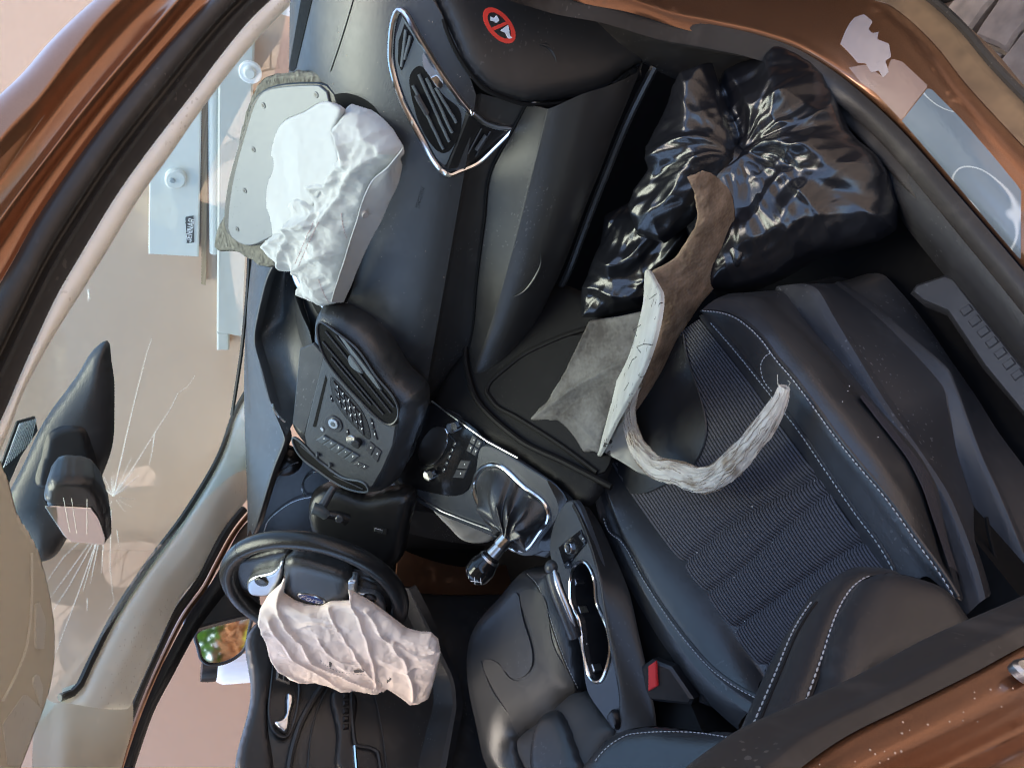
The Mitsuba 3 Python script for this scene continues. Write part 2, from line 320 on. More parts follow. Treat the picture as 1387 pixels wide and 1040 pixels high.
put('wall', box((-1.0, 3.32, 1.07), (7.2, .2, 2.3)), 'plaster_pink', 'pink plastered wall in front of the windscreen, carrying the grey meter box', 'wall', smooth=False)
put('wall', box((-4.62, -1.2, 1.0), (.2, 9.0, 2.2)), 'plaster_pink', 'darker pink plastered wall seen through the window of the driver door', 'wall', smooth=False)
put('wall', box((3.9, .5, 1.4), (.25, 12.0, 2.8)), 'bounce_plaster', 'unseen cream wall added to bounce light into the open passenger side', 'wall', smooth=False)  # out of view, added and coloured to bounce light into the cabin
put('wall_trim_board', box((-.02, 3.2, 1.07), (.34, .04, 2.26)), 'plaster_white', 'white painted board on the pink wall at the upper left corner', 'board', smooth=False)
WP = PL([0, 3.22, 1.3], [0, -1, 0], [1, 0, 0])
scene['meter_grey'] = two(pri((.66, .67, .63), .5)); scene['cabinet_grey'] = two(pri((.50, .50, .46), .55)); scene['wood_batten'] = two(pri(proc(lambda p, n, uv: mix((.42, .30, .18), (.30, .20, .11), noise(p.x * 4., p.y * 60., p.z * 160.))), .8))
scene['lock_grey'] = two(pri((.30, .34, .36), .4))
t_ = 'meter_box'; labels[t_] = {'label': 'pale blue grey meter box with square lock and black name plate', 'category': 'meter box'}
put(t_ + '__door', plate([(206, 60), (203, 330), (270, 334), (275, 60)], WP, .10, .006, lin=True), 'meter_grey')
MP = WP.up(.10)
put(t_ + '__lock', plate([(228, 230), (228, 250), (248, 250), (248, 230)], MP, .03, .008), 'meter_grey')
put(t_ + '__lock_knob', disc(MP.at(234, 240) + [0, -.03, 0], [0, -1, 0], .013, .010, .003), 'lock_grey')
put(t_ + '__name_plate', plate([(251, 294), (253, 329), (263, 328), (262, 292)], MP, .004, lin=True), 'dark_print')
a_, b_ = MP.at(257.5, 328), MP.at(257, 294)
put(t_ + '__lettering', words('JENNAR', .027, PL((a_ + b_) / 2 + [0, -.005, 0], [0, -1, 0], [1, 0, 0]), .001), 'white_print')
put('wooden_batten', plate([(274, 40), (273, 378), (279, 379), (283, 40)], WP, .05, lin=True), 'wood_batten', 'weathered wooden batten fixed on the wall below the meter box', 'batten')
p_ = [WP.at(*q) + [0, -.07, 0] for q in ((289, 60), (289, 150), (290, 332))]
put('wall_pipe', tube(spl(p_, 24), .022, 12), 'meter_grey', 'pale horizontal pipe on the wall between batten and grey cabinet', 'pipe')
put('cable_cabinet', plate([(296, 40), (294, 433), (330, 440), (345, 40)], WP, .12, .01, lin=True), 'cabinet_grey', 'low grey cabinet on the wall seen over the edge of the dashboard', 'cabinet')
put('cable_box', plate([(294, 438), (294, 462), (311, 462), (311, 438)], WP, .09, .01, lin=True), 'cabinet_grey', 'small grey box below the pipe end, left of the cabinet', 'box')
t_ = 'wall_socket'; labels[t_] = {'label': 'round white socket on the grey cabinet near the windscreen pillar', 'category': 'socket'}
put(t_ + '__base', disc(WP.up(.12).at(339, 97), [0, -1, 0], .05, .02, .004), 'white_paint'); put(t_ + '__cap', disc(WP.up(.14).at(338, 97), [0, -1, 0], .026, .03, .006), 'meter_grey')
# a blue and white gas bottle by the side wall, seen under the wing mirror
scene['bottle_blue'] = two(pri((.06, .22, .55), .35)); scene['bottle_white'] = two(pri((.7, .74, .78), .4))
a_, b_ = Q(282, 908, x=-2.6), Q(330, 908, x=-2.6)
cx, cy, zt = a_[0], a_[1], a_[2]; rr = np.linalg.norm(Q(300, 888, x=-2.6) - Q(300, 925, x=-2.6)) / 2
t_ = 'gas_bottle'; labels[t_] = {'label': 'blue and white bottle with a dark cap, seen below the wing mirror', 'category': 'bottle'}
def lathe(prof, c, n=28):
    th = np.linspace(0, 2 * np.pi, n, endpoint=False); pr = np.array(prof)
    g = np.stack([np.stack([c[0] + r * np.cos(th), c[1] + r * np.sin(th), th * 0 + z], 1) for r, z in pr]); g = np.concatenate([g, g[:, :1]], 1)
    return grid(g)
put(t_ + '__cap', lathe([(0, zt + .03), (rr * .7, zt + .03), (rr * .75, zt), (rr * .75, zt - .04)], (cx, cy)), 'dark_plastic')
put(t_ + '__shoulder', lathe([(rr * .7, zt - .03), (rr, zt - .07), (rr, zt - .2)], (cx, cy)), 'bottle_white')
put(t_ + '__body', lathe([(rr, zt - .2), (rr, .02), (0, .02)], (cx, cy)), 'bottle_blue')
# hedge behind the car, seen in the wing mirror
for i, (c, nm, lb) in enumerate([((.16, .34, .04), 'hedge', 'green hedge behind the car, reflected in the wing mirror'), ((.60, .56, .10), 'hedge', 'yellow green hedge behind the car, reflected in the wing mirror'), ((.58, .30, .14), 'hedge', 'rust coloured hedge behind the car, reflected in the wing mirror')]):
    scene[f'leaf_{"abc"[i]}'] = {'type': 'principledthin', 'base_color': rgb(*c), 'roughness': .6, 'diff_trans': .6}
    n_ = 2600; r2 = np.random.default_rng(20 + i)
    cc = np.array([[-1.4, -6.4, 1.25], [-.9, -5.2, .45], [-1.3, -5.9, .55]][i]); sc_ = np.array([[1.2, .6, .65], [1.3, .5, .40], [1.4, .5, .60]][i])
    u = r2.normal(size=(n_, 3)); u /= np.linalg.norm(u, axis=1, keepdims=True); c0 = cc + u * sc_ * r2.uniform(.5, 1, (n_, 1)) ** .5
    c0[:, 2] = np.maximum(c0[:, 2], .05); a = r2.normal(size=(n_, 3)) * .06; b = np.cross(a, r2.normal(size=(n_, 3))); b = b / np.linalg.norm(b, axis=1, keepdims=True) * .06
    V = np.stack([c0 - a, c0 + b * .6, c0 + a, c0 - b * .6], 1).reshape(-1, 3); j = np.arange(n_) * 4
    put('hedge', (V, np.vstack([np.stack([j, j + 1, j + 2], 1), np.stack([j, j + 2, j + 3], 1)])), f'leaf_{"abc"[i]}', lb, 'hedge', smooth=False)

# ---------------------------------------------------------------- the car's shell
CB = 'car_body'; labels[CB] = {'label': 'bronze painted car shell with windscreen pillars, sill and door pillar around the open passenger door', 'category': 'car body'}
AP = PL([.62, .5, 1.33], np.cross([-.15, -.55, .33], [.5, 0, .87]))
if AP.n @ (CAM - AP.o) < 0: AP = PL(AP.o, -AP.n)
def acv(px, h=0.0, n=50): return spl(np.array([AP.at(*q) for q in px]), n) + AP.n * h
def between(a, b, t, h=0.0): return a * (1 - t) + b * t + AP.n * h
E0 = acv([(150, -20), (94, 34), (54, 81), (0, 135), (-60, 215)]); E1 = acv([(180, -15), (135, 27), (94, 77), (50, 135), (0, 188), (-50, 260)])
E2 = acv([(252, -20), (202, 30), (151, 88), (101, 148), (50, 215), (0, 279), (-40, 335)]); E3 = acv([(268, -20), (215, 44), (162, 104), (114, 162), (67, 222), (20, 286), (-20, 345)])
E4 = acv([(304, -18), (236, 54), (188, 111), (135, 178), (91, 239), (47, 306), (24, 348), (0, 390), (-25, 440)])
E6 = acv([(385, -12), (350, 20), (303, 77), (263, 131), (219, 188), (168, 259), (113, 350), (84, 400), (61, 448), (34, 508), (17, 549), (0, 586), (-20, 630)])
E7 = acv([(402, 0), (350, 55), (323, 88), (276, 151), (236, 209), (202, 256), (145, 350), (118, 394), (91, 437), (67, 478), (34, 542), (20, 582), (0, 630), (-15, 665)])
U_ = np.array([.0, -.1, -.12])
put(CB + '__windscreen_pillar', loft([E0 + AP.n * -.05, E0 + AP.n * -.022, between(E0, E1, .5, -.006), E1 + AP.n * .002, between(E1, E2, .25, -.002), between(E1, E2, .7, -.009), E2 + AP.n * -.004, between(E2, E3, .5, .003), E3 + AP.n * -.002, between(E3, E4, .35, -.010), between(E3, E4, .85, -.009), E4 + AP.n * -.006, E4 + AP.n * -.016], 6), 'bronze_paint', 'bronze windscreen pillar with a bright highlight, dirty along its top')
put(CB + '__door_seal', loft([E4 + AP.n * -.012, between(E4, E6, .04, .002), between(E4, E6, .2, .007), between(E4, E6, .38, .005), between(E4, E6, .47, -.006), between(E4, E6, .53, -.006), between(E4, E6, .6, 0), between(E4, E6, .68, -.003), between(E4, E6, .85, -.006), E6 + AP.n * -.010, E6 + AP.n * -.02], 5), 'rubber', 'black rubber door seal along the windscreen pillar')
put(CB + '__pillar_trim', loft([E6 + AP.n * -.018, E6 + AP.n * -.006, between(E6, E7, .3, -.004), between(E6, E7, .8, -.008), E7 + AP.n * -.014, E7 + AP.n * -.03], 5), 'beige_trim', 'thin beige trim inside the near windscreen pillar')
# front post and sill of the door opening
S1 = crv([(700, -45, 1.05), (760, -22, .97), (840, -4, .88), (900, 16, .80), (970, 31, .71), (1035, 46, .63), (1085, 64, .565), (1128, 90, .515), (1165, 118, .485), (1215, 163, .465), (1276, 230, .455), (1387, 358, .455), (1460, 445, .455)], 70, z=0)
S3 = crv([(760, -130, 1.0), (830, -100, .90), (910, -78, .79), (980, -58, .69), (1050, -40, .60), (1105, -22, .53), (1150, -2, .475), (1172, 4, .455), (1198, 23, .44), (1237, 62, .435), (1275, 112, .435), (1335, 180, .435), (1420, 272, .435), (1490, 352, .435)], 70, z=0)
S0 = crv([(660, -40, 1.02), (720, -14, .95), (790, 20, .86), (850, 70, .77), (900, 95, .69), (965, 108, .61), (1040, 105, .55), (1090, 118, .505), (1130, 150, .48), (1190, 212, .46), (1255, 285, .45), (1372, 412, .45), (1450, 500, .45)], 70, z=0)
S2 = S1 * .45 + S3 * .55 + [0, 0, .008]
S4 = S3 + [.010, 0, -.03]; S5 = S3 + [.014, 0, -.08]; S6 = S3 + [-.02, 0, -.16]
put(CB + '__sill', loft([S1 + [-.012, 0, -.03], S1 + [0, 0, 0], S1 * .72 + S2 * .28 + [0, 0, .006], S2 + [0, 0, .004], S2 * .3 + S3 * .7 + [0, 0, .001], S3, S4, S5, S6], 6), 'bronze_paint', 'bronze door sill and front post, scratched and worn')
scene['film'] = two(pri(proc(lambda p, n, uv: mix((.12, .15, .175), (.42, .44, .44), smoothstep(.478, .50, noise(p.x * 34. + 3., p.y * 14., p.z * 8.)) * smoothstep(.522, .50, noise(p.x * 34. + 3., p.y * 14., p.z * 8.)) * .8)), .16, specular=.7, clearcoat=1.0))
SILL = loft([S1 + [0, 0, 0], S1 * .72 + S2 * .28 + [0, 0, .006], S2 + [0, 0, .004], S2 * .3 + S3 * .7 + [0, 0, .001], S3, S4], 6)
put(CB + '__sill_film', drape(SILL, [(1222, 164), (1258, 118), (1300, 160), (1345, 212), (1383, 258), (1383, 352), (1330, 290), (1276, 226)], .0009, .0003, lin=True), 'film', 'scratched bluish protective film on the sill')
scene['film_rest'] = two(pri((.235, .165, .14), .24, clearcoat=1.0))
put(CB + '__film_remnant', drape(SILL, [(1150, 92), (1172, 88), (1198, 106), (1207, 80), (1222, 84), (1257, 117), (1221, 163), (1186, 126), (1166, 112)], .0005, .0002, lin=True), 'film_rest', 'pinkish remnant of the peeled film')
scene['reflection_wear'] = two(pri((.33, .285, .285), .32))  # pale tone paints a sky reflection together with wear
put(CB + '__reflection_wear_patch', drape(SILL, [(1138, 60), (1145, 42), (1152, 30), (1158, 24), (1170, 20), (1182, 30), (1176, 40), (1181, 46), (1190, 44), (1188, 54), (1204, 60), (1207, 78), (1199, 83), (1204, 98), (1196, 106), (1190, 96), (1180, 99), (1172, 86), (1162, 86), (1150, 72)], .0007, .0003, lin=True, h=.003), 'reflection_wear', 'pale patch of painted sky reflection and wear on the sill')
scene['dirty_metal'] = two(pri(proc(lambda p, n, uv: mix((.20, .13, .075), (.05, .035, .025), fbm(p.x * 22., p.y * 22., p.z * 40., 4))), .75, specular=.2))
put(CB + '__rocker_edge', loft([S4 + [.002, 0, -.010], S4 + [.016, 0, -.016], S4 + [.026, 0, -.022], S4 + [.034, .0, -.036], S4 + [.030, 0, -.12]], 5), 'dirty_metal', 'dirty tan rocker edge under the sill')
put(CB + '__rocker_edge_seal', tube((S4 + [.036, 0, -.032])[::2], .006, 8), 'rubber', 'black lower seal strip under the sill')
put(CB + '__sill_seal', loft([S1 + [-.004, 0, .004], S1 + [-.018, -.004, .012], S1 + [-.034, -.01, .006], S1 * .55 + S0 * .45 + [0, 0, -.008], S0, S0 + [-.01, .01, -.05]], 5), 'rubber', 'black rubber seal running along the door opening')
# black sill trim with its step
X1 = crv([(1098, 84), (1140, 118), (1180, 152), (1222, 195), (1300, 282), (1387, 385), (1450, 460)], 40, z=.45); X2 = crv([(1090, 118), (1130, 150), (1165, 185), (1205, 245), (1262, 320), (1330, 400), (1400, 490)], 40, z=.445)
X3 = crv([(1080, 140), (1120, 175), (1150, 215), (1185, 280), (1238, 350), (1310, 440), (1387, 540)], 40, z=.425)
put(CB + '__scuff_trim', thick(loft([X1 + [.015, 0, -.03], X1, X1 * .5 + X2 * .5 + [0, 0, .004], X2, X2 * .6 + X3 * .4 + [0, 0, -.012], X3 + [0, 0, -.05]], 6), .004), 'trim_plastic', 'dusty black plastic trim on the inside of the sill')
TP = PL(Q(1300, 450, z=.405), [.25, 0, .97])
put(CB + '__step_tray', plate([(1238, 402), (1246, 390), (1288, 376), (1302, 381), (1345, 436), (1420, 530), (1420, 600), (1336, 503), (1287, 430), (1254, 416)], TP, .018, .006, lin=True), 'trim_plastic', 'stepped black plastic tray of the sill trim')
for i in range(7):
    t = i / 6; a, b = np.array([1303, 425.]) * (1 - t) + np.array([1372, 512]) * t, np.array([1316, 416.]) * (1 - t) + np.array([1385, 503]) * t
    put(CB + '__step_tray__rib', plate([a + [-3, -4], b + [-3, -4], b + [3, 4], a + [3, 4]], TP.up(.018), .0025, .001, lin=True), 'trim_plastic')
put(CB + '__floor', loft([np.array([[x, -1.2, .33], [x, .55, .33], [x, .85, .40], [x, 1.0, .62], [x, 1.05, .9]]) for x in np.linspace(-.8, .77, 8)], 2), 'carpet', 'black carpeted floor and footwell')
# door pillar behind the seat
B0 = crv([(930, 1062), (1003, 1001), (1079, 965), (1164, 925), (1257, 874), (1387, 815), (1460, 780)], 40, x=.690)
B1 = crv([(1055, 1062), (1139, 1001), (1223, 959), (1308, 917), (1387, 874), (1480, 830)], 40, x=.715)
def boff(dx, dy, x): return crv([(1055 + dx, 1062 + dy), (1139 + dx, 1001 + dy), (1223 + dx, 959 + dy), (1308 + dx, 917 + dy), (1387 + dx, 874 + dy), (1480 + dx, 830 + dy)], 40, x=x)
put(CB + '__door_seal_rear', loft([B0 + [-.05, -.02, 0], B0 + [-.015, .004, 0], B0 + [0, .004, 0], B0 * .65 + B1 * .35 + [.010, 0, 0], B0 * .35 + B1 * .65 + [.012, 0, 0], B1 + [.004, 0, 0], B1 + [-.012, 0, 0]], 6), 'rubber', 'black rubber seal of the door pillar')
put(CB + '__door_pillar', loft([B1 + [-.012, 0, 0], B1 + [0, 0, 0], boff(12, 14, .719), boff(28, 34, .722), boff(50, 58, .716), boff(66, 76, .712), boff(86, 98, .722), boff(112, 128, .726), boff(150, 175, .700), boff(190, 220, .705), boff(240, 270, .75)], 6), 'bronze_paint', 'bronze door pillar with water drops and a pressed ridge')
rd = np.random.default_rng(7); PIL = loft([B1, boff(12, 14, .719), boff(28, 34, .722), boff(50, 58, .716), boff(66, 76, .712)], 4); dr_ = []
for i in range(34):
    t = rd.uniform(); q = (1075 + t * 310 + rd.uniform(8, 60), 1030 - t * 150 + rd.uniform(8, 50))
    P_, N_ = hits(PIL, [q])
    if len(P_): dr_.append(ball(P_[0] + N_[0] * .0002, rd.uniform(.0003, .0006), 1))
scene['drops'] = two(pri((.42, .30, .22), .3))
put(CB + '__door_pillar__dirt_drops', cat(*dr_), 'drops', kind='stuff')
ST = PL(Q(1375, 912, x=.725), [1, .2, 0])
put(CB + '__door_pillar__striker', plate([(1366, 908), (1378, 897), (1400, 890), (1400, 930), (1380, 922)], ST, .006, .002), 'satin', 'bright metal door striker')
# windscreen
r_ = []
for x, yb, zb, yt, zt in ((.66, .93, 1.235, .06, 1.545), (.40, 1.06, 1.228, .15, 1.555), (0, 1.13, 1.205, .20, 1.55), (-.35, 1.10, 1.15, .22, 1.51), (-.62, 1.0, 1.07, .22, 1.44)):
    t = np.linspace(0, 1, 24)[:, None]; r_.append(np.array([x, yb, zb]) * (1 - t) + np.array([x * .86, yt, zt]) * t + np.array([0, .03, .03]) * np.sin(t * np.pi))
WS = face_cam(loft(r_, 8))
scene['screen_glass'] = {'type': 'thindielectric', 'specular_reflectance': rgb(1, 1, 1), 'specular_transmittance': rgb(.80, .95, .92)}
put(CB + '__windscreen', WS, 'screen_glass', 'cracked windscreen', smooth=True)
scene['crack'] = two(pri((.95, .93, .88), .5))
def crack(px, r=.0005):
    P_, N_ = hits(WS, spl(np.array(px, float), 24, lin=True))
    if len(P_) > 3: put(CB + '__windscreen__crack', tube(P_ + N_ * .0008, np.linspace(r, r * .35, len(P_)), 5), 'crack')
for px in [[(153, 672), (172, 585), (183, 538), (199, 476), (205, 459)], [(153, 672), (182, 630), (208, 588), (232, 551), (241, 531), (253, 525), (264, 508)], [(209, 588), (206, 610), (202, 629)], [(153, 672), (164, 620)], [(154, 672), (178, 619)], [(154, 672), (183, 633)], [(153, 672), (190, 642)], [(152, 672), (150, 645)], [(152, 672), (160, 640)], [(152, 672), (140, 645)],
           [(124, 731), (95, 772), (60, 819)], [(128, 731), (92, 795), (62, 841)], [(131, 731), (105, 805), (75, 884)], [(134, 731), (122, 790)], [(140, 731), (137, 776)], [(150, 690), (149, 770), (152, 800), (154, 815)], [(158, 718), (161, 740)], [(110, 731), (85, 755), (56, 797)], [(154, 815), (146, 826)], [(120, 400), (119, 408)], [(132, 731), (112, 800)], [(118, 810), (118, 827)]]:
    crack(px)
rk = np.random.default_rng(31)
for i in range(16):                                  # the crushed spot where the cracks meet
    a = rk.uniform(-2.6, -.2) if i % 3 else rk.uniform(0, 2 * np.pi); l0, l1 = rk.uniform(2, 8), rk.uniform(10, 34)
    crack([(153 + l0 * math.cos(a), 672 + l0 * math.sin(a)), (153 + .6 * l1 * math.cos(a + .05), 672 + .6 * l1 * math.sin(a + .05)), (153 + l1 * math.cos(a), 672 + l1 * math.sin(a))], .0003)
for px in [[(119, 392), (121, 405)]]: crack(px, .0012)
# headliner, far pillar, window frame of the driver side
put(CB + '__roof', loft([np.array([[x, -1.3, 1.60 - .05 * abs(x)], [x, -.5, 1.63 - .05 * abs(x)], [x, 0.0, 1.60 - .05 * abs(x)], [x, .17, 1.575 - .07 * abs(x)]]) for x in np.linspace(-.62, .58, 9)], 3), 'beige_lining', 'beige headliner')
for i, (sx, nm) in enumerate(((-.80, 'far'), (.82, 'near'))):      # the closed rear of the car
    put(CB + '__rear_side', thick(grid(np.array([[[sx, y, z] for y in (-.50, -1.2, -2.4)] for z in (.3, .7, 1.02)])), .04), 'bronze_paint')
    put(CB + '__rear_roof_pillar', box((sx * .86, -2.1, 1.33), (.08, .6, .66)), 'bronze_paint')
put(CB + '__rear_end', box((0, -2.4, .95), (1.6, .06, 1.3)), 'hard_plastic'); put(CB + '__rear_bench', rbox((0, -1.35, .78), (1.3, .3, .75), .06), 'leather')
put(CB + '__rear_roof', box((0, -1.85, 1.59), (1.30, 1.15, .05)), 'beige_lining')
put(CB + '__roof_skin', loft([np.array([[x, -1.3, 1.65 - .05 * abs(x)], [x, -.5, 1.68 - .05 * abs(x)], [x, 0.0, 1.65 - .05 * abs(x)], [x, .17, 1.60 - .07 * abs(x)]]) for x in np.linspace(-.66, .64, 9)], 3), 'bronze_paint', 'bronze roof')
F1 = crv([(345, 520, -.60), (318, 566, -.60), (299, 620, -.58), (251, 703, -.56), (197, 777, -.53), (152, 848, -.51), (122, 908, -.49), (103, 945, -.48), (81, 955, -.47)], 50, x=0)
F2 = crv([(372, 610, -.66), (345, 660, -.65), (332, 680, -.645), (311, 706, -.64), (285, 751, -.62), (270, 778, -.61), (244, 811, -.60), (210, 882, -.575), (188, 931, -.56), (171, 969, -.55)], 50, x=0)
m_ = F1 * .5 + F2 * .5
put(CB + '__pillar_trim', loft([F1 + [0, .03, .0], F1, F1 * .8 + F2 * .2 + [.02, -.01, .006], m_ + [.03, -.02, .008], F1 * .2 + F2 * .8 + [.018, -.012, .004], F2, F2 + [-.02, .03, 0]], 6), 'beige_trim', 'broad pale beige trim of the far windscreen pillar')
put(CB + '__windscreen_edge', tube(crv([(338, 330, 1.05), (337, 360, 1.06), (332, 430, 1.06), (326, 485, 1.03), (314, 562, .98)], 30, y=0), .005, 6), 'rubber', 'black lower edge of the windscreen')
put(CB + '__windscreen_edge', tube((F1 + [.004, .012, .002])[2:], .007, 6), 'rubber', 'black edge of the windscreen along the far pillar')
G1 = crv([(171, 960, -.53), (171, 990, -.53), (158, 1040, -.53), (150, 1075, -.53)], 20, x=0); G0 = crv([(81, 952, -.45), (80, 968, -.44), (80, 1005, -.42), (80, 1075, -.40)], 20, x=0)
put(CB + '__roof_corner_lining', loft([G0 + [0, .03, .04], G0, G0 * .6 + G1 * .4 + [.008, -.005, 0], G1, G1 + [-.02, .02, -.01]], 6), 'beige_lining', 'beige lining where the far pillar meets the roof')
# far door opening: black seal, bronze edge, dark window frame
H = [(330, 690), (309, 716), (284, 760), (268, 790), (242, 825), (209, 890), (186, 942), (168, 990), (152, 1040), (145, 1065)]
hc = crv(H, 50, x=-.62)
put(CB + '__far_door_seal', tube(hc + [.004, -.002, 0], .010, 8), 'rubber', 'black seal of the driver door opening')
put(CB + '__far_door_frame', tube(crv([(a + 9, b + 5) for a, b in H], 50, x=-.655), .006, 8), 'bronze_paint', 'thin bronze edge beside the far seal')
WF0 = crv([(348, 700), (325, 722), (300, 770), (281, 802), (256, 838), (220, 905), (196, 955), (180, 1000), (164, 1050)], 40, x=-.67); WF1 = crv([(352, 740), (338, 760), (316, 790), (296, 815), (270, 850), (234, 915), (208, 965), (192, 1010), (176, 1060)], 40, x=-.68)
DD = 'driver_door'; labels[DD] = {'label': 'black trimmed driver door with silver pull handle on the far side of the car', 'category': 'car door'}
put(DD + '__window_frame', thick(loft([WF0 + [0, .01, .0], WF0, WF0 * .5 + WF1 * .5 + [.006, 0, 0], WF1], 4), .02), 'dark_plastic', 'dark window frame of the driver door')
put(CB + '__far_post', thick(loft([crv([(540, 742, -.70), (640, 768, -.72), (720, 762, -.72), (830, 770, -.72)], 20, x=0), crv([(538, 765, -.72), (640, 785, -.73), (720, 776, -.73), (830, 790, -.73)], 20, x=0), crv([(535, 800, -.74), (640, 812, -.75), (720, 800, -.75), (830, 830, -.75)], 20, x=0)], 4), .01), 'bronze_paint', 'bronze far door post beside the pedals')
# sun visor at the roof, far side
VS = three_points(Q(0, 660, y=.16), Q(64, 875, y=.18), Q(-60, 1040, y=-.05))
vis = VS.two([(-90, 560), (-20, 600), (0, 648), (9, 680), (23, 706), (42, 740), (57, 796), (64, 837), (65, 875), (62, 913), (50, 960), (30, 1010), (10, 1060), (-80, 1060), (-120, 800)])
vm = pillow(spl(vis, 80, True), PL(VS.o, VS.n if VS.n @ (CAM - VS.o) > 0 else -VS.n, VS.u) if VS.n @ (CAM - VS.o) > 0 else VS, .012, .012, .01, .008)
t_ = 'sun_visor'; labels[t_] = {'label': 'beige sun visor with mirror flap and labels below the headliner', 'category': 'sun visor'}
put(t_ + '__panel', vm, 'beige_lining')
def on_visor(px, lift, t=.0012): return drape(vm, px, lift, t, lin=True, h=.006)
put(t_ + '__label', on_visor([(3, 980), (33, 938), (56, 960), (40, 1036), (10, 1036)], .0008), 'beige_trim', 'pale sticker on the visor')
put(t_ + '__clip', on_visor([(47, 818), (50, 813), (60, 840), (57, 880), (46, 878)], .002), 'beige_trim')
put(t_ + '__clip', on_visor([(44, 918), (49, 911), (56, 930), (54, 958), (43, 925)], .002), 'beige_trim')
put(t_ + '__seam', tube(lay(vm, [(41, 745), (42, 790), (36, 870), (22, 910), (0, 952)], 40, .001), .0015, 6), 'beige_trim')
# interior mirror with its sensor housing
t_ = 'rear_view_mirror'; labels[t_] = {'label': 'black interior mirror with reflected lines modelled on its glass hanging from the dark sensor cover behind the windscreen', 'category': 'mirror'}
MC = three_points(Q(145, 461, y=.52), Q(8, 685, y=.40), Q(60, 750, y=.36)); MC = MC if MC.n @ (CAM - MC.o) > 0 else PL(MC.o, -MC.n)
put(t_ + '__sensor_cover', pillow(spl(MC.two([(145, 461), (150, 478), (154, 508), (155, 559), (153, 599), (147, 622), (136, 650), (120, 690), (90, 730), (66, 758), (52, 760), (36, 738), (22, 706), (9, 685), (12, 668), (30, 632), (50, 588), (67, 559), (111, 498), (135, 466)]), 140, True), MC, .022, .04, .012, .005), 'soft_plastic', 'dark triangular sensor cover')
MCR = MC.up(.020)
put(t_ + '__sensor_cover__recess', pillow(spl(MCR.two([(66, 586), (115, 578), (124, 600), (130, 640), (90, 660), (52, 660), (58, 610)]), 60, True), MCR, .006, .01, 0, .005), 'dark_plastic')
FR = three_points(Q(24, 570, y=.40), Q(48, 566, y=.42), Q(4, 660, y=.36))
put(CB + '__frit_band', plate([(23, 571), (47, 564), (51, 583), (28, 618), (6, 668), (1, 630)], FR, .002, lin=True), 'dark_print', 'dotted black band on the windscreen top')
for i in range(11):
    a, b = np.array([24, 572.]) * (1 - i / 10) + np.array([46, 566.]) * i / 10, np.array([2, 632.]) * (1 - i / 10) + np.array([38, 600.]) * i / 10
    put(CB + '__frit_band__line', tube(np.array([FR.at(*a), FR.at(*b)]) + FR.n * (.003 if FR.n @ (CAM - FR.o) > 0 else -.003), .0006, 4), 'crack')
MR = PL(Q(105, 690, y=.27), [.06, -.99, -.085])
put(t_ + '__housing', pillow(spl(MR.two([(59, 672), (62, 655), (70, 645), (84, 641), (112, 642), (128, 647), (140, 662), (150, 692), (151, 722), (144, 731), (97, 728), (84, 717), (72, 700)]), 130, True, True), MR, .012, .012, .04, .004), 'soft_plastic', 'black mirror housing')
put(t_ + '__stalk', tube(spl([Q(98, 640, y=.38), Q(100, 655, y=.34), Q(105, 670, y=.30)], 10), .012, 10), 'soft_plastic')
put(t_ + '__glass', plate([(62, 674), (75, 673), (124, 676), (133, 688), (143, 716), (142, 726), (98, 722), (88, 714)], MR, .002, .0005, lift=.0125, lin=True, n=60), 'mirror_glass', 'mirror glass with reflected lines modelled on it')
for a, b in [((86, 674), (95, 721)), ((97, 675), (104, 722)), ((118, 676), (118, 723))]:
    put(t_ + '__glass__crack', tube(np.array([MR.up(.0155).at(*a), MR.up(.0155).at(*b)]), .0004, 4), 'crack')  # lines reflected in the mirror, modelled as thin tubes on the glass

# ---------------------------------------------------------------- dashboard
DB = 'dashboard'; labels[DB] = {'label': 'black dashboard with air vents, radio keys and a burst open passenger side', 'category': 'dashboard'}
NX = 70
prof = [(1.06, 1.195, .76), (.98, 1.197, .755), (.88, 1.192, .745), (.79, 1.174, .735), (.72, 1.132, .765), (.675, 1.082, .745), (.645, 1.022, .71), (.633, .968, .65), (.632, .945, .615)]
rows = []
for y, z, xn in prof:
    x = np.linspace(xn, -.10, NX); zz = z + .2 * (x - .35) * np.clip((1.30 - y) / .35, .55, 1.0)
    rows.append(np.stack([x, y + .03 * np.clip((x - .55) / .2, 0, 1) - .02 * np.clip((.1 - x) / .2, 0, 1) ** 2, zz], 1))
R10 = crv([(712, 141), (692, 178), (666, 226), (655, 300), (645, 380), (636, 465), (606, 550)], NX, y=.655)
R11 = crv([(742, 148), (722, 235), (692, 350), (668, 430), (650, 480), (625, 560)], NX, y=.605)
R115 = crv([(800, 124), (776, 205), (746, 300), (715, 385), (690, 450), (650, 560)], NX, y=.592)
R12 = crv([(868, 94, .66), (836, 168, .63), (803, 252, .62), (766, 350, .62), (735, 420, .63), (690, 520, .64)], NX, y=.62)
R13 = R12 + [0, .10, -.035]
PAD = face_cam(loft(rows, 5))
put(DB + '__top_pad', PAD, 'soft_plastic', 'soft black dash pad', smooth=True)
LOW = face_cam(loft([rows[-1], rows[-1] + [0, .012, -.012], R10], 3)); GLV = face_cam(loft([R10, R11 * .93 + R10 * .07, R11, R115, R12, R13], 6))
put(DB + '__lower_panel', LOW, 'hard_plastic', smooth=True)
put(DB + '__glove_box', GLV, 'hard_plastic', 'closed glove box with rounded lid', smooth=True)
put(DB + '__glove_box__gap', tube(R10 + [0, -.003, 0], .0022, 6), 'black_hole')
put(DB + '__glove_box__edge_strip', tube(crv([(886, 92, .68), (848, 168, .66), (814, 252, .65), (777, 350, .645), (760, 388, .66)], 40, y=0), .007, 8), 'hard_plastic')
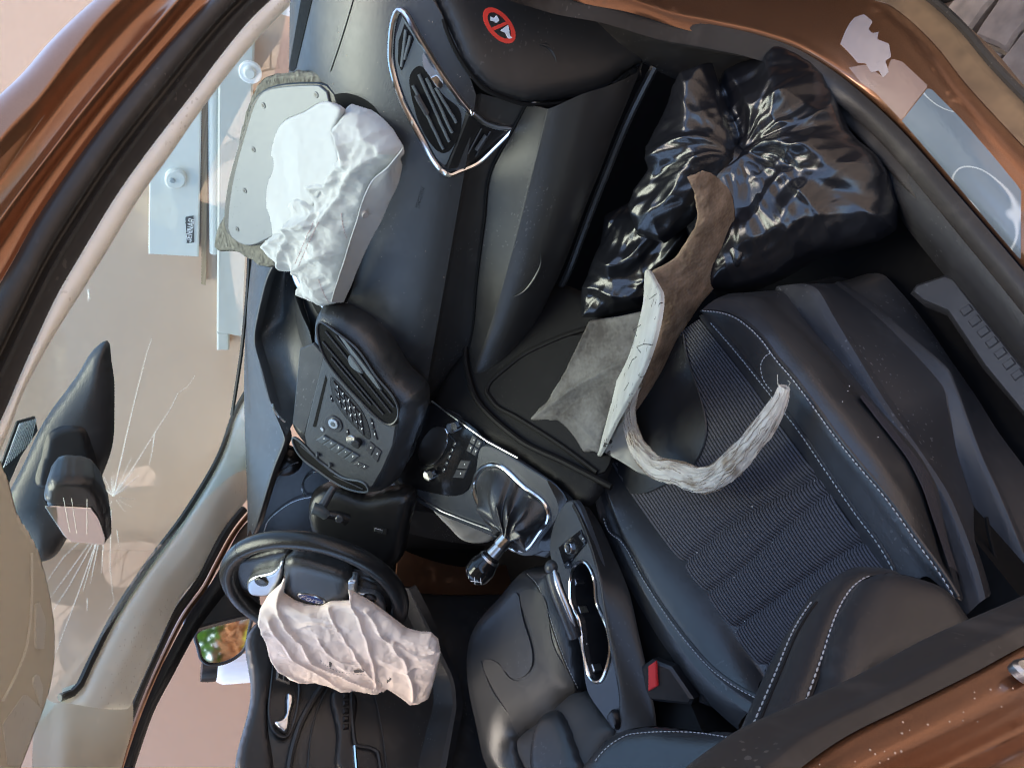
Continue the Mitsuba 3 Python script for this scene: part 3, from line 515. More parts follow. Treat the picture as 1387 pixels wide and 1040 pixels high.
hp = lay(GLV, [(692, 402), (704, 398), (722, 378), (733, 352), (731, 340)], 30, .002); put(DB + '__glove_box__handle', tube(hp, .0026 * np.sin(np.linspace(.15, 3, 30)), 8), 'hard_plastic')
# rounded side panel where the glove box meets the console
# end cap with the round warning sticker
EP = three_points(Q(600, 20, y=.665), Q(661, 121, y=.635), Q(846, 98, y=.69))
if EP.n @ (CAM - EP.o) < 0: EP = PL(EP.o, -EP.n)
ecap = pillow(spl(EP.two([(560, -60), (588, -5), (611, 44), (634, 94), (661, 121), (702, 136), (735, 138), (786, 131), (823, 118), (850, 97), (905, 62), (840, 10), (760, -40), (640, -90)]), 120, True), EP, .012, .035, .05, .006, lift=-.004)
put(DB + '__end_cap', ecap, 'hard_plastic', 'dark end cap of the dashboard', smooth=True)
put(DB + '__end_cap__gap', tube(spl(np.array([EP.at(*q) for q in [(600, 26), (634, 96), (661, 124), (702, 140), (735, 142), (786, 135), (823, 122), (852, 100)]]), 40), .003, 6), 'black_hole')
def ell(c, a, b, rot, n=36):
    th = np.linspace(0, 2 * np.pi, n, endpoint=False); k, s = math.cos(rot), math.sin(rot)
    return [(c[0] + a * math.cos(t) * k - b * math.sin(t) * s, c[1] + a * math.cos(t) * s + b * math.sin(t) * k) for t in th]
sr = .88
put(DB + '__warning_sticker', drape(ecap, ell((676, 35), 29, 15.5, sr), .0012, .0003, h=.003, holes=[ell((676, 35), 21.5, 10.5, sr)]), 'red_print', 'red round warning sticker with a diagonal bar')
put(DB + '__warning_sticker__bar', drape(ecap, [(684, 30), (688, 33), (669, 42), (665, 38)], .0014, .0003, lin=True, h=.002), 'red_print')
put(DB + '__warning_sticker__seat_mark', drape(ecap, [(677, 42), (688, 34), (690, 49), (694, 52), (688, 53), (684, 45)], .0014, .0003, lin=True, h=.002), 'white_print')
put(DB + '__warning_sticker__bag_mark', drape(ecap, [(664, 23), (669, 25), (672, 21), (676, 28), (672, 32), (668, 29), (664, 29)], .0014, .0003, lin=True, h=.002), 'white_print')
put(DB + '__end_cap__notch', tube(lay(ecap, [(729, 60), (740, 62), (750, 72), (754, 86)], 24, .0005), .0028 * np.sin(np.linspace(.2, 2.95, 24)) + .0004, 6), 'hard_plastic')
EPO = [(870, 86), (880, 100), (845, 118), (790, 140), (745, 152), (735, 140), (790, 131), (825, 117)]
put(DB + '__lower_end_panel', pillow(spl(EP.two(EPO), 60, True), EP.up(-.02), .014, .02, .05, .006), 'hard_plastic')
# passenger vent
t_ = DB + '__side_vent'
tag(t_, 'chrome ringed passenger air vent wrapping the dash edge')
SV = three_points(Q(636, 151, y=.630), Q(694, 174, y=.662), Q(606, 232, y=.630))
if SV.n @ (CAM - SV.o) < 0: SV = PL(SV.o, -SV.n)
ring_f = [(636, 151), (621, 133), (601, 104), (581, 71), (562, 39), (549, 16), (542, 10), (535, 24), (531, 50), (530, 77), (535, 104), (545, 135), (560, 165), (576, 195), (589, 219), (599, 231)]
VF = PAD
fp = lay(VF, ring_f, 60, .004, sm=1)
sp = spl(np.array([SV.at(*q) + SV.n * .004 for q in [(599, 231), (607, 235), (618, 231), (645, 219), (668, 198), (688, 178), (694, 172), (675, 171), (655, 165), (640, 153), (636, 151)]]), 40)
put(t_ + '__ring', tube(np.vstack([fp, sp[1:-1]]), .0042, 8, True), 'chrome', 'bright chrome ring')
fpoly = [(546, 22), (560, 44), (580, 77), (600, 110), (619, 138), (633, 155), (603, 224), (592, 214), (580, 192), (564, 162), (550, 132), (540, 103), (536, 77), (537, 50)]
scene['key_blue'] = two(pri((.085, .095, .105), .25, specular=.6, metallic=.3))
scene['vent_frame'] = two(pri((.085, .098, .106), .35, specular=.6, metallic=.2))
put(t_ + '__bezel', drape(VF, fpoly, .0035, .003, lin=True), 'vent_frame')
put(t_ + '__side_bezel', plate([(634, 154), (655, 168), (686, 174), (664, 196), (643, 214), (618, 227), (605, 228)], SV, .010, .001, lift=-.007, lin=True), 'dark_plastic')
op1 = [(549, 32), (562, 52), (545, 97), (540, 84), (541, 55)]; op2 = [(565, 90), (602, 130), (622, 148), (598, 206), (585, 195), (556, 118), (556, 102)]
put(t_ + '__small_opening', drape(VF, op1, .0042, .0003, lin=True), 'black_hole'); put(t_ + '__opening', drape(VF, op2, .0042, .0003), 'black_hole')
def slat(px, key=t_ + '__slat', r=.0024, mesh=VF, lift=.0052, mat='vent_frame'): put(key, tube(lay(mesh, px, 12, lift, lin=True, sm=0), r, 6), mat)
for a in [((551, 40), (545, 90)), ((557, 48), (549, 80))]: slat(a)
for a in [((568, 100), (608, 190)), ((578, 105), (612, 178)), ((590, 118), (617, 165)), ((560, 115), (600, 200))]: slat(a)
put(t_ + '__tab', tube(lay(VF, [(565, 126), (572, 140), (580, 153)], 12, .009, sm=1), .0042, 8), 'button_grey')
put(t_ + '__thumb_wheel', drape(VF, [(575, 70), (581, 82), (594, 98), (600, 112), (596, 118), (584, 104), (574, 86)], .008, .003), 'satin', 'silver thumb wheel')
put(t_ + '__thumb_wheel_grip', drape(VF, [(584, 104), (592, 100), (600, 113), (596, 119)], .011, .003, lin=True), 'chrome')
for a in [((650, 172), (632, 206)), ((662, 176), (642, 210))]: put(t_ + '__slat', tube(np.array([SV.at(*q) + SV.n * .005 for q in a]), .0014, 6), 'button_grey')
put(t_ + '__tab', tube(np.array([SV.at(*q) + SV.n * .008 for q in ((655, 180), (642, 200))]), .004, 8), 'button_grey')
# defroster slot and seams on the pad
put(DB + '__defroster_slot', drape(PAD, [(412, -20), (428, -20), (400, 98), (391, 98)], .001, .0003, lin=True), 'black_hole')
put(DB + '__pad_seam', tube(lay(PAD, [(480, -4), (464, 50), (447, 100)], 30, .0003), .0009, 5), 'black_hole')
hq_, hr_ = hits(PAD, [(569, 268), (562, 292), (576, 246)]); wn_ = PL(hq_[0] + hr_[0] * .0002, hr_[0], hq_[1] - hq_[2])
put(DB + '__airbag_lettering', words('AIRBAG', .0075, wn_, .0009, False, math.pi if False else 0.0), 'soft_plastic')
put(DB + '__airbag_opening', drape(PAD, [(455, 128), (492, 134), (512, 152), (520, 200), (500, 300), (480, 380), (468, 412), (441, 432), (420, 400), (415, 300), (432, 180)], .001, .0004), 'black_hole', 'torn open airbag shaft in the dash pad')
put(DB + '__airbag_opening__lip', tube(lay(PAD, [(472, 408), (463, 420), (450, 428), (438, 430)], 20, .003), .0026, 6), 'satin')
# central display hood
DT0 = crv([(345, 300, 1.06), (336, 400, 1.08), (331, 480, 1.07), (331, 560, 1.0), (334, 650, .82), (336, 726, .66)], 60, y=0)
DT1 = crv([(380, 345, .86), (360, 384, .86), (347, 440, .85), (345, 462, .84), (356, 503, .77), (367, 545, .70), (386, 597, .62), (371, 636, .61), (350, 704, .60), (342, 724, .62)], 60, y=0)
HOOD = face_cam(loft([DT0, DT0 * .5 + DT1 * .5 + [0, 0, .006], DT1 + [0, .012, .004], DT1, DT1 + [0, .012, -.014]], 6))
put(DB + '__instrument_hood', HOOD, 'trim_plastic', 'dusty blue grey dash top in front of the driver')
DT2 = crv([(408, 350, .80), (398, 388, .80), (408, 424, .76), (420, 452, .72), (424, 490, .68), (416, 540, .645), (408, 588, .615)], 40, y=0)
DT1b = crv([(378, 348, .865), (358, 386, .865), (346, 442, .855), (345, 462, .845), (354, 503, .775), (366, 545, .705), (388, 590, .62)], 40, y=0)
put(DB + '__display_recess', face_cam(loft([DT1b, DT1b * .75 + DT2 * .25 + [0, .07, -.03], DT1b * .35 + DT2 * .65 + [0, .06, -.035], DT2], 8)), 'soft_plastic', 'deep dark display recess under its hood', smooth=True)
SP_ = PL([-.092, .578, 1.042], [.04, -.80, .60])
def spx(zx, zy): return (400 + zx / 4.52, 450 + zy / 4.52)
put(DB + '__display_ledge', plate([(427, 463), (442, 480), (430, 530), (415, 587), (398, 572), (402, 535), (408, 471)], SP_.up(-.004), .006, .002, lin=True), 'trim_plastic')
tip = [(441, 480), (470, 512), (505, 556), (530, 574), (541, 566), (545, 560), (543, 580), (528, 625), (510, 662), (494, 670), (472, 664), (440, 640), (415, 610), (410, 590)]
scene['stack_grey'] = two(bump(pri((.052, .056, .062), .36, specular=.5, metallic=.2), grain))
FACE = plate([(441, 480), (470, 512), (505, 556), (528, 573), (540, 573), (536, 600), (522, 632), (508, 656), (492, 663), (473, 656), (440, 634), (420, 612), (415, 586)], SP_, .009, .003, n=90, lin=True)
put(DB + '__radio_panel', FACE, 'stack_grey', 'grey radio panel with many keys')
put(DB + '__centre_stack', pillow(spl(SP_.two([(430, 424), (470, 440), (515, 490), (540, 528), (556, 541), (563, 562), (554, 594), (540, 630), (524, 668), (498, 680), (470, 672), (438, 650), (405, 615), (382, 575), (400, 560)]), 140, True), SP_.up(-.050), .047, .05, .06, .006), 'soft_plastic', 'black surround of the radio panel')
KP = SP_.up(.009)
def keys(key, q00, q10, q01, q11, nu, nv, mat='button_grey', t=.003, gap=.12, pl=None, f=spx):
    q = [np.array(f(*a)) for a in (q00, q10, q01, q11)]
    B = lambda u, v: tuple(q[0] * (1 - u) * (1 - v) + q[1] * u * (1 - v) + q[2] * (1 - u) * v + q[3] * u * v)
    for i in range(nu):
        for j in range(nv):
            u0, u1, v0, v1 = (i + gap / 2) / nu, (i + 1 - gap / 2) / nu, (j + gap / 2) / nv, (j + 1 - gap / 2) / nv
            put(key, plate([B(u0, v0), B(u1, v0), B(u1, v1), B(u0, v1)], pl or KP, t, .0012, lin=True), mat)
            c_ = (pl or KP).up(t).at(*B((u0 + u1) / 2, (v0 + v1) / 2)); g = .003 + .0018 * ((i * 7 + j * 3) % 3)
            MK.append(plate_c(c_, (pl or KP), g, .0016))
MK = []
def plate_c(c, pl, a, b):
    k = PL(c, pl.n, pl.u); return solid([np.array([[-a, -b], [a, -b], [a, b], [-a, b]]) * .5], k, 0, .0002)
put(DB + '__radio_panel__keypad', plate([spx(*p) for p in [(225, 275), (285, 330), (380, 440), (435, 530), (448, 655), (400, 615), (270, 470), (238, 410)]], KP, .0012, .0005, n=60), 'dark_plastic')
keys(DB + '__radio_panel__key', (236, 288), (408, 500), (258, 425), (428, 632), 5, 3, t=.004)
keys(DB + '__radio_panel__preset_key', (128, 652), (345, 798), (180, 622), (402, 748), 5, 1, 'key_blue', t=.005, gap=.14)
keys(DB + '__radio_panel__lower_key', (352, 806), (425, 840), (385, 788), (455, 820), 2, 1)
keys(DB + '__radio_panel__menu_key', (455, 520), (478, 650), (470, 525), (510, 660), 2, 1)
keys(DB + '__radio_panel__menu_key', (428, 715), (505, 800), (460, 660), (535, 725), 2, 1)
keys(DB + '__radio_panel__small_key', (300, 590), (320, 660), (325, 590), (345, 660), 2, 1); keys(DB + '__radio_panel__small_key', (152, 585), (170, 610), (165, 575), (182, 600), 1, 1, 'satin')
keys(DB + '__radio_panel__small_key', (208, 385), (225, 430), (218, 380), (235, 425), 1, 1)
put(DB + '__radio_panel__disc_slot', plate([spx(*p) for p in [(186, 262), (196, 290), (128, 580), (108, 575)]], KP, .0006, lin=True), 'black_hole')
def pdisc(f, zc, r, pl, t, bev, key, mat, lift=0, r2=0): put(key, disc(pl.up(lift).at(*f(*zc)), pl.n, r, t, bev, 40, r2), mat)
pdisc(spx, (238, 558), .0185, KP, .003, .001, DB + '__radio_panel__dial', 'button_grey'); pdisc(spx, (236, 556), .0105, KP, .004, .001, DB + '__radio_panel__dial__ring', 'satin', .003, .0088)
pdisc(spx, (236, 556), .0060, KP, .005, .0015, DB + '__radio_panel__dial__centre', 'vent_frame', .003)
pdisc(spx, (385, 668), .0095, KP, .012, .002, DB + '__radio_panel__knob', 'dark_plastic'); pdisc(spx, (345, 655), .0100, KP, .004, .0015, DB + '__radio_panel__knob_ring', 'chrome', 0, .0085)
# centre vents
VN = SP_.up(.004)
v1 = [(437, 434), (456, 446), (486, 470), (514, 510), (535, 535), (541, 562), (531, 572), (503, 553), (456, 502), (436, 466)]; v2 = [(400, 590), (413, 599), (429, 616), (446, 630), (473, 646), (498, 654), (501, 661), (488, 663), (455, 650), (427, 630), (405, 609)]
for k_, v in enumerate((v1, v2)):
    t_ = DB + '__centre_vent' + ('_001' if k_ else '')
    tag(t_, ['long black centre air vent right of the radio keys', 'narrow centre air vent left of the radio keys'][k_])
    put(t_ + '__opening', plate(v, VN, .004, lift=.002), 'black_hole')
    P_ = spl(VN.two(v), 80, True); put(t_ + '__frame', tube(VN.three(P_, .007), .0022, 6, True), 'vent_frame' if k_ else 'button_grey')
for a, b in [((444, 446), (532, 556)), ((440, 460), (522, 558)), ((458, 452), (536, 548)), ((452, 482), (505, 545))]: put(DB + '__centre_vent__slat', tube(VN.three(VN.two([a, b]), .008), .0018, 6), 'button_grey')
put(DB + '__centre_vent__tab', plate([(477, 478), (492, 494), (496, 502), (490, 500), (476, 484)], VN, .008, .002, lift=.006), 'vent_frame')
put(DB + '__centre_vent__fin', plate([(461, 450), (470, 456), (510, 508), (520, 525), (514, 522), (484, 484)], VN, .004, .001, lift=.006, lin=True), 'vent_frame')
for a, b in [((418, 606), (452, 636)), ((455, 641), (494, 659)), ((410, 600), (440, 626))]: put(DB + '__centre_vent_001__slat', tube(VN.three(VN.two([a, b]), .008), .0016, 6), 'stack_grey')
for q in [(430, 616), (447, 630)]: put(DB + '__centre_vent_001__tab', rbox(VN.up(.008).at(*q), (.010, .010, .006), .002), 'stack_grey')
put(DB + '__hood_chrome', tube(crv([(369, 547, .64), (372, 556, .635), (380, 566, .63), (386, 571, .63)], 12, y=0), .0022, 6), 'chrome')
# ribbed lower edge of the stack
for i in range(6):
    a, b = (569 + 3.2 * i - 2, 540 + 2 * i), (552 + 3.6 * i - 4, 622 - 6 * i)
    put(DB + '__stack_rib', tube(np.array([Q(*a, y=.590 + .002 * i), Q(*b, y=.575 + .002 * i)]), .0022, 6), 'dark_plastic')
# instruments and steering column
IP = PL(Q(410, 670, y=.70), [.1, -.95, .3])
put(DB + '__instrument_panel', plate([(352, 700), (372, 640), (386, 600), (410, 610), (460, 655), (480, 700), (440, 745), (350, 745)], IP, .006, lin=True), 'dark_plastic')
for px in ([(433, 634), (443, 637), (437, 663), (414, 666), (411, 658), (415, 643)],): put(DB + '__instrument_ring', tube(IP.three(spl(IP.two(px), 40, True), .012), .0013, 6, True), 'chrome')
put(DB + '__instrument_ring', tube(IP.three(spl(IP.two([(359, 722), (362, 706), (383, 684), (408, 671), (426, 668), (440, 668)]), 40), .012), .0013, 6), 'satin')
put(DB + '__instrument_ring', tube(IP.three(spl(IP.two([(379, 635), (388, 624), (408, 614)]), 20), .03), .0013, 6), 'satin')
put(DB + '__driver_vent', pillow(spl(IP.two([(379, 636), (390, 605), (408, 614), (405, 634)]), 40, True), IP, .03, .02, .01, .005), 'dark_plastic')
put(DB + '__lower_driver_panel', plate([(430, 600), (740, 640), (740, 752), (660, 748), (540, 744), (350, 790), (345, 720)], PL([0, .80, .8], [0, -1, 0]), .01, lin=True), 'dark_plastic')
put(DB + '__lower_driver_ledge', thick(loft([crv([(552, 722, .70), (620, 735, .70), (700, 742, .70)], 12, y=0), crv([(552, 690, .70), (620, 700, .70), (700, 715, .70)], 12, y=0)], 3, False), .02), 'trim_plastic')
CO = PL(Q(490, 700, y=.53), [.35, -.78, .5])
t_ = DB + '__steering_column'
put(t_, pillow(spl(CO.two([(430, 660), (465, 655), (498, 666), (530, 660), (560, 664), (557, 706), (543, 756), (524, 770), (484, 742), (431, 726), (420, 700)]), 90, True), CO, .03, .03, .05, .006), 'dark_plastic', 'dark steering column shroud with ignition slot')
CF = CO.up(.031)
put(t_ + '__ignition_slot', plate([(506, 712), (524, 716), (523, 724), (505, 720)], CF, .002, lin=True), 'hard_plastic'); put(t_ + '__ignition_key_hole', plate([(508, 714), (519, 717), (518, 721), (507, 718)], CF, .003, .0005, lin=True), 'satin')
put(t_ + '__wiper_stalk', tube(spl([Q(452, 660, y=.52), Q(440, 680, y=.50), Q(432, 694, y=.49)], 12), np.linspace(.007, .010, 12), 10), 'button_grey'); put(t_ + '__stalk_end', tube(spl([Q(424, 688, y=.49), Q(434, 692, y=.485), Q(442, 698, y=.48)], 10), np.linspace(.012, .010, 10), 12), 'vent_frame')
put(t_ + '__stalk', tube(spl([Q(438, 695, y=.485), Q(455, 698, y=.48), Q(470, 704, y=.475)], 12), np.linspace(.008, .012, 12), 10), 'dark_plastic')
put(t_ + '__stalk_knob', disc(Q(460, 702, y=.465), [.4, -.8, .3], .008, .006, .002), 'button_grey')
# ---------------------------------------------------------------- centre console
CC = 'centre_console'; labels[CC] = {'label': 'black centre console with climate panel, gear lever surround and chrome rimmed cup holders', 'category': 'console'}
CP = PL([-.012, .405, .765], [0, -.50, .866])
f7 = lambda a, b: (500 + a / 2.971, 450 + b / 2.971)
f12 = lambda a, b: (550 + a / 3.06, 700 + b / 3.06)
put(CC + '__front_panel', plate([(580, 540), (622, 560), (662, 594), (705, 622), (745, 648), (775, 674), (790, 705), (745, 752), (715, 746), (675, 724), (601, 694), (534, 657), (530, 640)], CP.up(-.014), .014, .004, lin=True), 'panel_grey', 'grey console surface around the gear lever')
put(CC + '__climate_panel', plate([(585, 546), (614, 559), (659, 600), (648, 640), (630, 667), (592, 668), (538, 646), (560, 615)], CP, .004, .0015), 'gloss_black', 'gloss black climate panel with two knobs')
CK = CP.up(.004)
for c in ((342, 378), (247, 572)):
    k_ = CC + '__climate_panel__knob' + ('_001' if c[0] == 247 else '')
    put(CC + '__climate_panel__knob', disc(CK.at(*f7(*c)), CK.n, .0115, .012, .002, 36), 'chrome'); put(CC + '__climate_panel__knob_face', disc(CK.up(.0122).at(*f7(*c)), CK.n, .0082, .001, .0004, 30), 'button_grey')
put(CC + '__climate_panel__silver_bar', plate([f7(*p) for p in [(288, 376), (302, 380), (232, 535), (216, 528)]], CK, .003, .001), 'chrome')
put(CC + '__climate_panel__screen', plate([f7(*p) for p in [(305, 392), (350, 440), (298, 545), (246, 520)]], CK, .0012, .0004, lin=True), 'gloss_black')
keys(CC + '__climate_panel__key', (418, 408), (392, 475), (460, 440), (432, 500), 2, 2, pl=CK, f=f7); keys(CC + '__climate_panel__key', (370, 510), (335, 585), (415, 515), (385, 588), 2, 1, pl=CK, f=f7)
keys(CC + '__climate_panel__small_key', (345, 430), (290, 560), (358, 440), (305, 570), 5, 1, pl=CK, f=f7, gap=.35)
put(CC + '__chrome_line', tube(CP.three(CP.two([(586, 543), (624, 570), (662, 597), (703, 619)]), .003), .0022, 6), 'satin'); put(CC + '__chrome_line', tube(CP.three(CP.two([(534, 654), (560, 668), (601, 692), (640, 707), (676, 720)]), .003), .0022, 6), 'satin')
put(CC + '__chrome_button', plate([(531, 648), (540, 653), (546, 661), (536, 660)], CP, .008, .003), 'chrome')
fr = [(645, 660), (647, 645), (664, 628), (678, 628), (715, 659), (742, 682), (746, 692), (736, 716), (716, 741), (706, 744), (690, 737), (667, 706)]
FRr = spl(CP.two(fr), 90, True)
put(CC + '__shift_plate', solid([spl(CP.two([(655, 603), (688, 614), (732, 641), (765, 671), (766, 693), (734, 747), (705, 750), (672, 724), (634, 674), (645, 642)]), 90, True)], CP, 0, .005, .002), 'stack_grey')
put(CC + '__shift_frame', tube(CP.three(FRr, .007), .0042, 8, True), 'chrome', 'bright chrome frame of the gear lever boot')
put(CC + '__shift_panel_edge', plate([(742, 648), (768, 672), (770, 694), (742, 746), (734, 744), (757, 694), (755, 676)], CP.up(.005), .004, .0015), 'gloss_black')
# footwell side of the console
side = [(584, 546), (600, 510), (636, 462), (690, 420), (740, 384), (790, 395), (830, 470), (838, 560), (822, 640), (792, 684), (775, 674), (705, 622), (662, 597)]
KS = three_points(Q(783, 690, z=.70), Q(588, 546, y=.60), Q(757, 384, y=.66))
if KS.n @ (CAM - KS.o) < 0: KS = PL(KS.o, -KS.n)
put(CC + '__side_panel', pillow(spl(KS.two(side), 120, True), KS.up(-.012), .012, .02, .02, .007), 'footwell_shade_plastic', 'console side panel in the passenger footwell, shade put into its colour')
inner = [(661, 533), (668, 515), (700, 488), (749, 462), (800, 455), (835, 560), (815, 642), (760, 604), (702, 566), (670, 545)]
put(CC + '__side_pocket', plate(inner, KS, .003, .001, lift=.0005), 'footwell_shade_plastic'); put(CC + '__side_pocket__rim', tube(KS.three(spl(KS.two([(810, 640), (760, 603), (702, 566), (670, 546), (661, 533), (667, 516), (700, 488), (749, 462), (795, 446)]), 60), .004), .005, 8), 'footwell_shade_plastic')
put(CC + '__side_arch', tube(KS.three(spl(KS.two([(636, 450), (634, 500), (650, 545), (702, 594), (769, 628), (830, 660)]), 60), .006), .006, 8), 'footwell_shade_plastic')
# rear part of the console with the cup holders
C0, C1, C2 = Q(790, 700, z=.712), Q(844, 955, z=.688), Q(745, 740, z=.712)
RP = three_points(C0, C1, C2)
if RP.n[2] < 0: RP = PL(RP.o, -RP.n)
cup = [(785, 761), (795, 763), (802, 774), (807, 794), (808, 811), (815, 831), (825, 857), (827, 883), (821, 909), (811, 923), (801, 918), (794, 896), (789, 863), (785, 838), (776, 821), (773, 795), (776, 773)]
top = [(779, 680), (789, 700), (800, 730), (811, 765), (818, 805), (825, 847), (835, 900), (844, 955), (838, 992), (815, 968), (794, 934), (788, 892), (780, 857), (764, 808), (748, 766), (744, 748)]
cr_ = spl(RP.two(cup), 110, True)
put(CC + '__rear_top', solid([spl(RP.two(top), 120, True), cr_], RP, -.012, 0, .003), 'stack_grey')
put(CC + '__cup_holder', loft([np.vstack([RP.three(inset(cr_, d), h), RP.three(inset(cr_, d), h)[:1]]) for d, h in ((.000, -.001), (.003, -.01), (.005, -.07), (.02, -.075), (.033, -.076))], 3, False), 'dark_plastic', 'deep black double cup holder')
put(CC + '__cup_holder__rim', tube(RP.three(cr_, .0015), .0028, 8, True), 'chrome', 'chrome rim')
for c, d in (((715, 265), (735, 262)), ((733, 385), (765, 395)), ((758, 515), (790, 520)), ((790, 625), (812, 610))):
    a = RP.up(-.014).at(*f12(*c)); put(CC + '__cup_holder__grip', rbox(a, (.007, .014, .018), .002), 'satin')
S_1 = np.array([RP.at(*q) for q in spl(np.array([(779, 681), (789, 700), (811, 765), (825, 847), (844, 955), (838, 992)], float), 40)])
S_2 = crv([(800, 690), (818, 720), (848, 790), (866, 862), (888, 970), (890, 1000)], 40, z=.665); S_3 = S_2 + [-.010, 0, -.004]
put(CC + '__rear_side', loft([S_1 + [-.01, 0, .001], S_1 + [0, 0, .004], S_1 * .8 + S_2 * .2 + [.002, 0, .006], S_2, S_3, S_3 + [-.05, 0, -.03], S_3 + [-.05, 0, -.2]], 6), 'hard_plastic', 'dark console flank beside the passenger seat')
put(CC + '__parking_switch', plate([f12(*p) for p in [(636, 125), (728, 52), (748, 110), (664, 212)]], RP, .003, .001, lin=True), 'gloss_black'); put(CC + '__parking_switch__ring', disc(RP.up(.003).at(*f12(680, 128)), RP.n, .0105, .005, .001, 32, .008), 'chrome')
put(CC + '__parking_switch__button', disc(RP.up(.003).at(*f12(672, 130)), RP.n, .0078, .004, .001, 28), 'button_grey'); keys(CC + '__parking_switch__key', (715, 78), (740, 112), (728, 66), (750, 100), 1, 1, pl=RP.up(.003), f=f12); keys(CC + '__parking_switch__key', (655, 195), (672, 215), (672, 182), (688, 200), 1, 1, pl=RP.up(.003), f=f12)
HB = [f12(612, 214), f12(628, 270), f12(668, 370), f12(706, 470)]
hb = np.array([Q(*q, z=z) for q, z in zip(HB, (.742, .74, .73, .715))])
t_ = 'hand_brake'; labels[t_] = {'label': 'hand brake lever with a bright silver strip beside the cup holders', 'category': 'lever'}
put(t_ + '__strip', tube(spl(hb, 24), np.r_[np.linspace(.003, .0065, 6), np.full(12, .0065), np.linspace(.0065, .003, 6)], 10), 'satin'); put(t_ + '__grip', tube(spl(hb + [-.012, -.004, -.002], 24), .012, 12), 'soft_plastic'); put(t_ + '__tip', ball(hb[0] + [-.006, .006, 0], (.013, .013, .011)), 'soft_plastic')
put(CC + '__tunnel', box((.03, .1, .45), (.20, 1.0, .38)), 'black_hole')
put(DB + '__key_marks', cat(*MK), 'white_print', kind='stuff')
put(CC + '__rear_hook', pillow(spl(RP.two([f12(850, 820), f12(885, 800), f12(890, 880), f12(865, 860)]), 40, True), RP.up(.004), .008, .006, .01, .004), 'dark_plastic')
# gear lever
t_ = 'gear_lever'; labels[t_] = {'label': 'gear lever with leather boot, chrome collar and black pear shaped knob', 'category': 'gear lever'}
kc, kt = Q(*f7(545, 838), y=.30), Q(*f7(440, 965), y=.275)
ax = kt - kc; ax /= np.linalg.norm(ax); th = np.arange(90) * 2 * np.pi / 90
A_ = CP.three(inset(FRr, .006), .006); ctr = kc; e1 = np.cross(ax, [0, 1, 0]); e1 /= np.linalg.norm(e1); e2 = np.cross(ax, e1)
base_dir = A_ - A_.mean(0); ang = np.arctan2(base_dir @ e2, base_dir @ e1)
small = kc - ax * .006 + .0125 * (np.cos(ang)[:, None] * e1 + np.sin(ang)[:, None] * e2)
RB = []
for s in np.linspace(0, 1, 16):
    w = s ** .55; q = A_ * (1 - w) + small * w; q = q + (ctr - q) * 0
    fold = (.014 * np.sin(ang * 7 + 2.2 * s) + .008 * np.sin(ang * 13 + 1 - 4 * s) + .006 * np.sin(ang * 4 + 9 * s)) * np.sin(np.pi * min(s * 1.05, 1)) ** .8
    out = q - (A_.mean(0) * (1 - w) + ctr * w); out /= np.linalg.norm(out, axis=1, keepdims=True) + 1e-9
    RB.append(q + out * fold[:, None] + CP.n * (.022 * math.sin(math.pi * s ** .7) * (1 - s)))
RB = np.array(RB); RB = np.concatenate([RB, RB[:, :1]], 1)
put(t_ + '__boot', grid(RB), 'leather', 'creased leather boot', smooth=True)
put(t_ + '__collar', tube(np.array([kc - ax * .008, kc + ax * .012]), .0135, 20), 'chrome'); put(t_ + '__neck', tube(np.array([kc + ax * .01, kc + ax * .034]), np.array([.0115, .0135]), 20), 'satin')
kk = kc + ax * .034; L_ = np.linalg.norm(kt - kk) + .022
tt = np.linspace(0, 1, 18); rad = np.interp(tt, [0, .12, .45, .75, .92, 1], [.014, .018, .0255, .0245, .016, .001])
put(t_ + '__knob', tube(kk + ax * (tt * L_)[:, None], PchipInterpolator(tt, rad)(tt), 26), 'gloss_black', 'black pear shaped knob', smooth=True)
put(t_ + '__knob__band', tube(kk + ax * (np.array([.10, .16]) * L_)[:, None], np.array([.0185, .0205]), 26), 'satin')

KH = (scene[t_ + '__knob']['filename'],); KM = (meshkit.WRITTEN[KH[0]][0].astype(float), meshkit.WRITTEN[KH[0]][1])
for q0, q1 in (((400, 978), (404, 1018)), ((424, 984), (428, 1024)), ((448, 986), (452, 1022)), ((402, 998), (452, 1004))):
    put(t_ + '__knob__shift_pattern', tube(lay(KM, [f7(*q0), f7(*q1)], 8, .0006, lin=True, sm=0), .0006, 5), 'white_print')

rs = np.random.default_rng(44); sp1 = []
for i in range(90):
    q = (rs.uniform(400, 660), rs.uniform(20, 540)); P_, N_ = hits(PAD, [q])
    if len(P_): sp1.append(ball(P_[0] + N_[0] * .0003, rs.uniform(.0003, .0008) * np.array([1, 1, .7]), 1))
put(DB + '__dust_specks', cat(*sp1), 'drops', kind='stuff', smooth=False)

# ---------------------------------------------------------------- steering wheel with its burst airbag
f11 = lambda a, b: (250 + a / 3.059, 700 + b / 3.059)
f13 = lambda a, b: (800 + a / 2.363, 650 + b / 2.363)
def m_(f, pts): return [f(*p) for p in pts]
def proj(X):
    d = (np.asarray(X) - CAM) @ ROT.T
    return np.stack([693.5 + FPX * d[:, 0] / d[:, 2], 520 + FPX * d[:, 1] / d[:, 2]], 1)
SWC = np.array([-.337, .395, 1.038]); SWN = np.array([math.sin(-.044) * math.cos(.365), -math.cos(-.044) * math.cos(.365), math.sin(.365)])
SW = PL(SWC, SWN)
t_ = 'steering_wheel'; labels[t_] = {'label': 'black leather steering wheel turned on its side, with silver spokes and an oval emblem', 'category': 'steering wheel'}
th = np.linspace(0, 2 * np.pi, 140, endpoint=False); circ = np.stack([np.cos(th), np.sin(th)], 1)
scene['rim_leather'] = two(bump(pri((.014, .014, .015), .30, specular=.5), leather_grain))
put(t_ + '__rim', tube(SW.three(circ * .1725), .0175, 18, True), 'rim_leather', 'worn leather rim', smooth=True)
